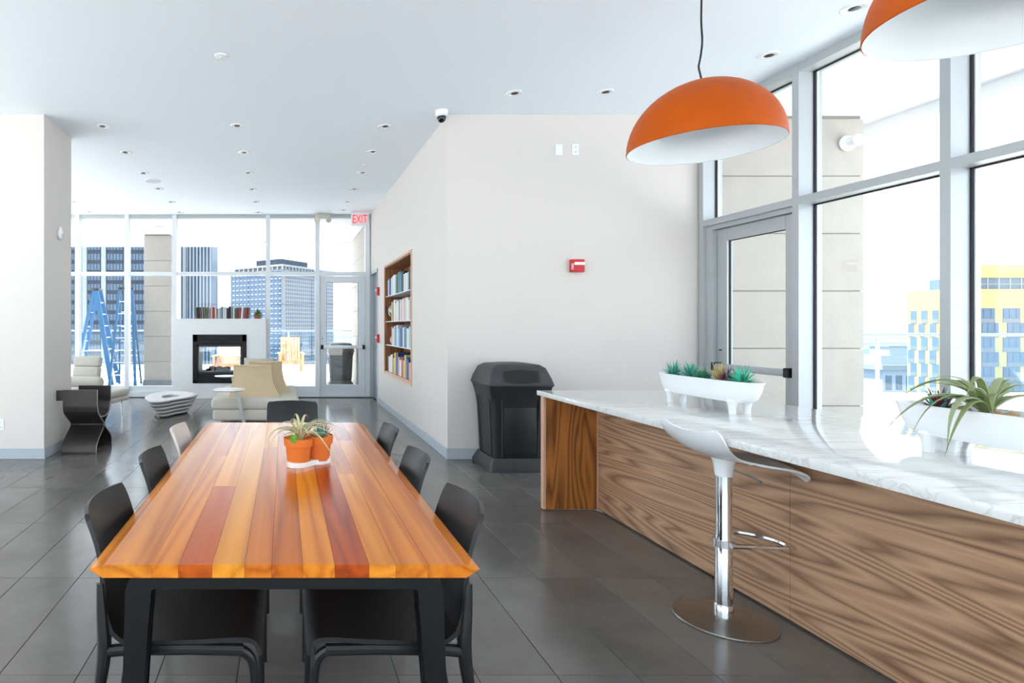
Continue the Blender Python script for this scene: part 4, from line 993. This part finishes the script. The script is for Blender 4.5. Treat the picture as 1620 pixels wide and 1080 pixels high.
# ------------------------------------------------------------------ lounge furniture
# daybed with wedge backrests and side trays
DB = thing('daybed', 'beige suede daybed with slanted backrest cushions in front of the fireplace', 'daybed', (-.40, 8.7, 0), 0)
def slab(x0, x1, y0, y1, z0, z1, b): return MB().box(x0, x1, y0, y1, z0, z1, bev=b, seg=4)
slab(-.60, .60, -.90, .90, .27, .43, .055).build('seat_cushion', suede, DB)
slab(-.58, .58, -.88, .88, .12, .28, .04).build('base', suede, DB)
for sx in (-1, 1):
    for sy in (-1, 1): MB().lathe([(0, 0), (.022, 0), (.026, .125), (0, .125)], 14, (sx * .48, sy * .78, 0)).build('foot', chrome, DB)
def wedge(name, x0, x1, yb, dz, parent, m, ang):
    # backrest: steep at the top, sweeping forward and wider at its foot
    def fn(u, v):
        z = .43 + dz * (1 - u); s = v * 2 - 1; fl = u ** 2.2
        xm = (x0 + x1) / 2; hw_ = (x1 - x0) / 2 * (1 + (.55 if s > 0 else .22) * fl)
        return (xm + s * hw_ + .02 * s * (1 - u), yb - .26 * fl - .03 * math.sin(PI * v), z - .02 * (1 - abs(s)) * (1 - u))
    def bk(u, v):
        z = .43 + dz * (1 - u); s = v * 2 - 1; xm = (x0 + x1) / 2; return (xm + s * (x1 - x0) / 2 * (1 + .1 * u), yb + .10 + .10 * u + .03 * math.sin(PI * v), z)
    b = MB(); n, mm = 12, 12
    A = [[b.bm.verts.new(fn(i / n, j / mm)) for j in range(mm + 1)] for i in range(n + 1)]; Bk = [[b.bm.verts.new(bk(i / n, j / mm)) for j in range(mm + 1)] for i in range(n + 1)]
    for i in range(n):
        for j in range(mm):
            b.bm.faces.new((A[i][j], A[i + 1][j], A[i + 1][j + 1], A[i][j + 1])); b.bm.faces.new((Bk[i][j], Bk[i][j + 1], Bk[i + 1][j + 1], Bk[i + 1][j]))
        b.bm.faces.new((A[i][0], Bk[i][0], Bk[i + 1][0], A[i + 1][0])); b.bm.faces.new((A[i][mm], A[i + 1][mm], Bk[i + 1][mm], Bk[i][mm]))
    for j in range(mm): b.bm.faces.new((A[0][j], A[0][j + 1], Bk[0][j + 1], Bk[0][j])); b.bm.faces.new((A[n][j], Bk[n][j], Bk[n][j + 1], A[n][j + 1]))
    for f_ in b.bm.faces: f_.smooth = True
    M = Matrix.Rotation(ang, 4, 'Z'); piv = Vector(((x0 + x1) / 2, yb, 0)); bmesh.ops.transform(b.bm, matrix=Matrix.Translation(piv) @ M @ Matrix.Translation(-piv), verts=b.bm.verts)
    o = b.build(name, m, parent)
    e = MB(); e.tube([Vector(fn(0, j / mm)) for j in range(mm + 1)], .009, 6); e.tube([Vector(fn(i / n, 1)) for i in range(n + 1)], .008, 6); e.tube([Vector(fn(i / n, 0)) for i in range(n + 1)], .008, 6)
    bmesh.ops.transform(e.bm, matrix=Matrix.Translation(piv) @ M @ Matrix.Translation(-piv), verts=e.bm.verts); e.build('piping', m, o)
wedge('backrest_cushion', -.31, .19, -.42, .42, DB, suede_t, 0)
wedge('backrest_cushion', -.12, .34, .06, .44, DB, suede_t, 0)
wedge('backrest_cushion', -.22, .22, .50, .47, DB, suede, PI)
for lab, x, y, z, lg in (('round white tray table on a slanted steel leg beside the daybed', -.74, 7.72, .56, 1), ('small white tray table between the daybed and the fireplace', -1.03, 10.2, .53, 0)):
    T = thing('tray_table', lab, 'tray table', (x, y, 0), 0, 'white tray tables at the daybed')
    MB().lathe([(0, z - .012), (.19, z - .012), (.215, z), (.21, z + .006), (.19, z), (0, z)], 36).build('tray', white_p, T)
    MB().bar((.10, 0, z - .01), (.22, 0, .02), .045, .014, (0, 1, 0)).build('leg', brushed, T)
    MB().lathe([(0, 0), (.15, 0), (.15, .012), (.03, .02), (0, .02)], 28, (.22, 0, 0)).build('base', brushed, T)
# white layered coffee table
CT = thing('coffee_table', 'white layered egg-shaped coffee table on the lounge floor', 'coffee table', (-1.83, 9.3, 0))
out = [(-2.21, 9.1), (-2.08, 8.71), (-1.975, 8.56), (-1.82, 8.63), (-1.67, 8.94), (-1.475, 9.26), (-1.43, 9.58), (-1.6, 9.86), (-1.94, 10.0), (-2.17, 9.80), (-2.23, 9.45)]
out = [(a + 1.83, b - 9.3) for a, b in out]
sm_o = smooth_poly(out, 5)
def layer(s0, s1, z0, z1, name, m, hole=None):
    b = MB(); V0 = [b.bm.verts.new((x * s0, y * s0, z0)) for x, y in sm_o]; V1 = [b.bm.verts.new((x * s1, y * s1, z1)) for x, y in sm_o]; n = len(V0)
    for k in range(n): b.bm.faces.new((V0[k], V0[(k + 1) % n], V1[(k + 1) % n], V1[k])).smooth = True
    if hole:
        H1 = [b.bm.verts.new((x * hole, y * hole, z1)) for x, y in sm_o]; H0 = [b.bm.verts.new((x * hole, y * hole, z0)) for x, y in sm_o]
        for k in range(n):
            k2 = (k + 1) % n; b.bm.faces.new((V1[k], V1[k2], H1[k2], H1[k])); b.bm.faces.new((H1[k], H1[k2], H0[k2], H0[k])); b.bm.faces.new((H0[k], H0[k2], V0[k2], V0[k]))
    else: b.bm.faces.new(V0[::-1]); b.bm.faces.new(V1)
    return b.build(name, m, CT)
layer(.97, 1.0, .262, .285, 'top', white_p, .36)
layer(.88, .92, .205, .236, 'layer', white_p); layer(.80, .84, .145, .178, 'layer', white_p); layer(.72, .76, .085, .118, 'layer', white_p); layer(.64, .68, .026, .058, 'layer', white_p)
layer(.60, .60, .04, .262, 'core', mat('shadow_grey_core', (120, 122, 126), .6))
layer(.58, .58, 0, .022, 'plinth', black_p)
sp_ = MB()
for k in range(0, len(sm_o), 7):
    x, y = sm_o[k]; sp_.bar((x * .56, y * .56, .03), (x * .72, y * .72, .264), .012, .012)
sp_.build('spacer', brushed, CT)
# blackened steel stand made of bent sheets
BS = thing('bent_steel_stand', 'dark bent steel stand with hourglass profile against the left wall', 'stand', (-2.257, 6.60, 0))
fp_ = smooth_open([(-.285, 0), (-.283, .05), (-.235, .13), (-.03, .255), (-.012, .285), (-.03, .315), (-.20, .43), (-.242, .50), (-.245, .60), (-.245, .705)], 5)
bp_ = [Vector((-p.x, p.y)) for p in fp_]
MB().sweep([tuple(p) for p in fp_], (-.19, .19), .012).build('front_sheet', dark_steel, BS)
MB().sweep([tuple(p) for p in bp_], (-.19, .19), .012).build('rear_sheet', dark_steel, BS)
eg = MB()
for s_ in (fp_, bp_): eg.sweep([tuple(p) for p in s_], (.19, .193), .013)
cr_ = [tuple(p) for p in smooth_open([(-.238, .52), (-.19, .43), (-.08, .385), (.08, .385), (.19, .43), (.238, .52)], 5)]
eg.sweep(cr_, (.185, .193), .012)
eg.build('bare_edge', steel_edge, BS)
MB().sweep([tuple(p) for p in smooth_open([(-.238, .52), (-.19, .43), (-.08, .385), (.08, .385), (.19, .43), (.238, .52)], 5)], (-.185, .185), .010).build('cradle_sheet', dark_steel, BS)
MB().box(-.262, -.19, -.25, -.238, .585, .70).build('side_tab', dark_steel, BS)
# grey leather lounge chair
LC = thing('lounge_chair', 'grey leather lounge chair with bolster behind the bent steel stand', 'armchair', (-3.02, 8.75, 0), R(-12))
slab(-.42, .55, -.42, .36, .34, .46, .05).build('seat', leather, LC)
slab(-.42, .55, -.40, .34, .27, .345, .03).build('base', leather, LC)
bk_ = MB()
for k in range(3): bk_.merge(slab(-.44, .02, -.055, .055, k * .165, k * .165 + .168, .03))
bk_.build('backrest', leather, LC, (0, .33, .44), (R(-12), 0, 0))
MB().lathe([(0, -.29), (.06, -.285), (.082, -.26), (.085, 0), (.082, .26), (.06, .285), (0, .29)], 24).build('bolster', leather, LC, (.04, -.10, .575), (0, R(90), 0))
for x, y in ((-.34, -.3), (.45, -.3), (-.34, .25), (.45, .25)): MB().tube([(x, y, .28), (x * 1.03, y * 1.05, 0)], .011, 8).build('leg', chrome, LC)
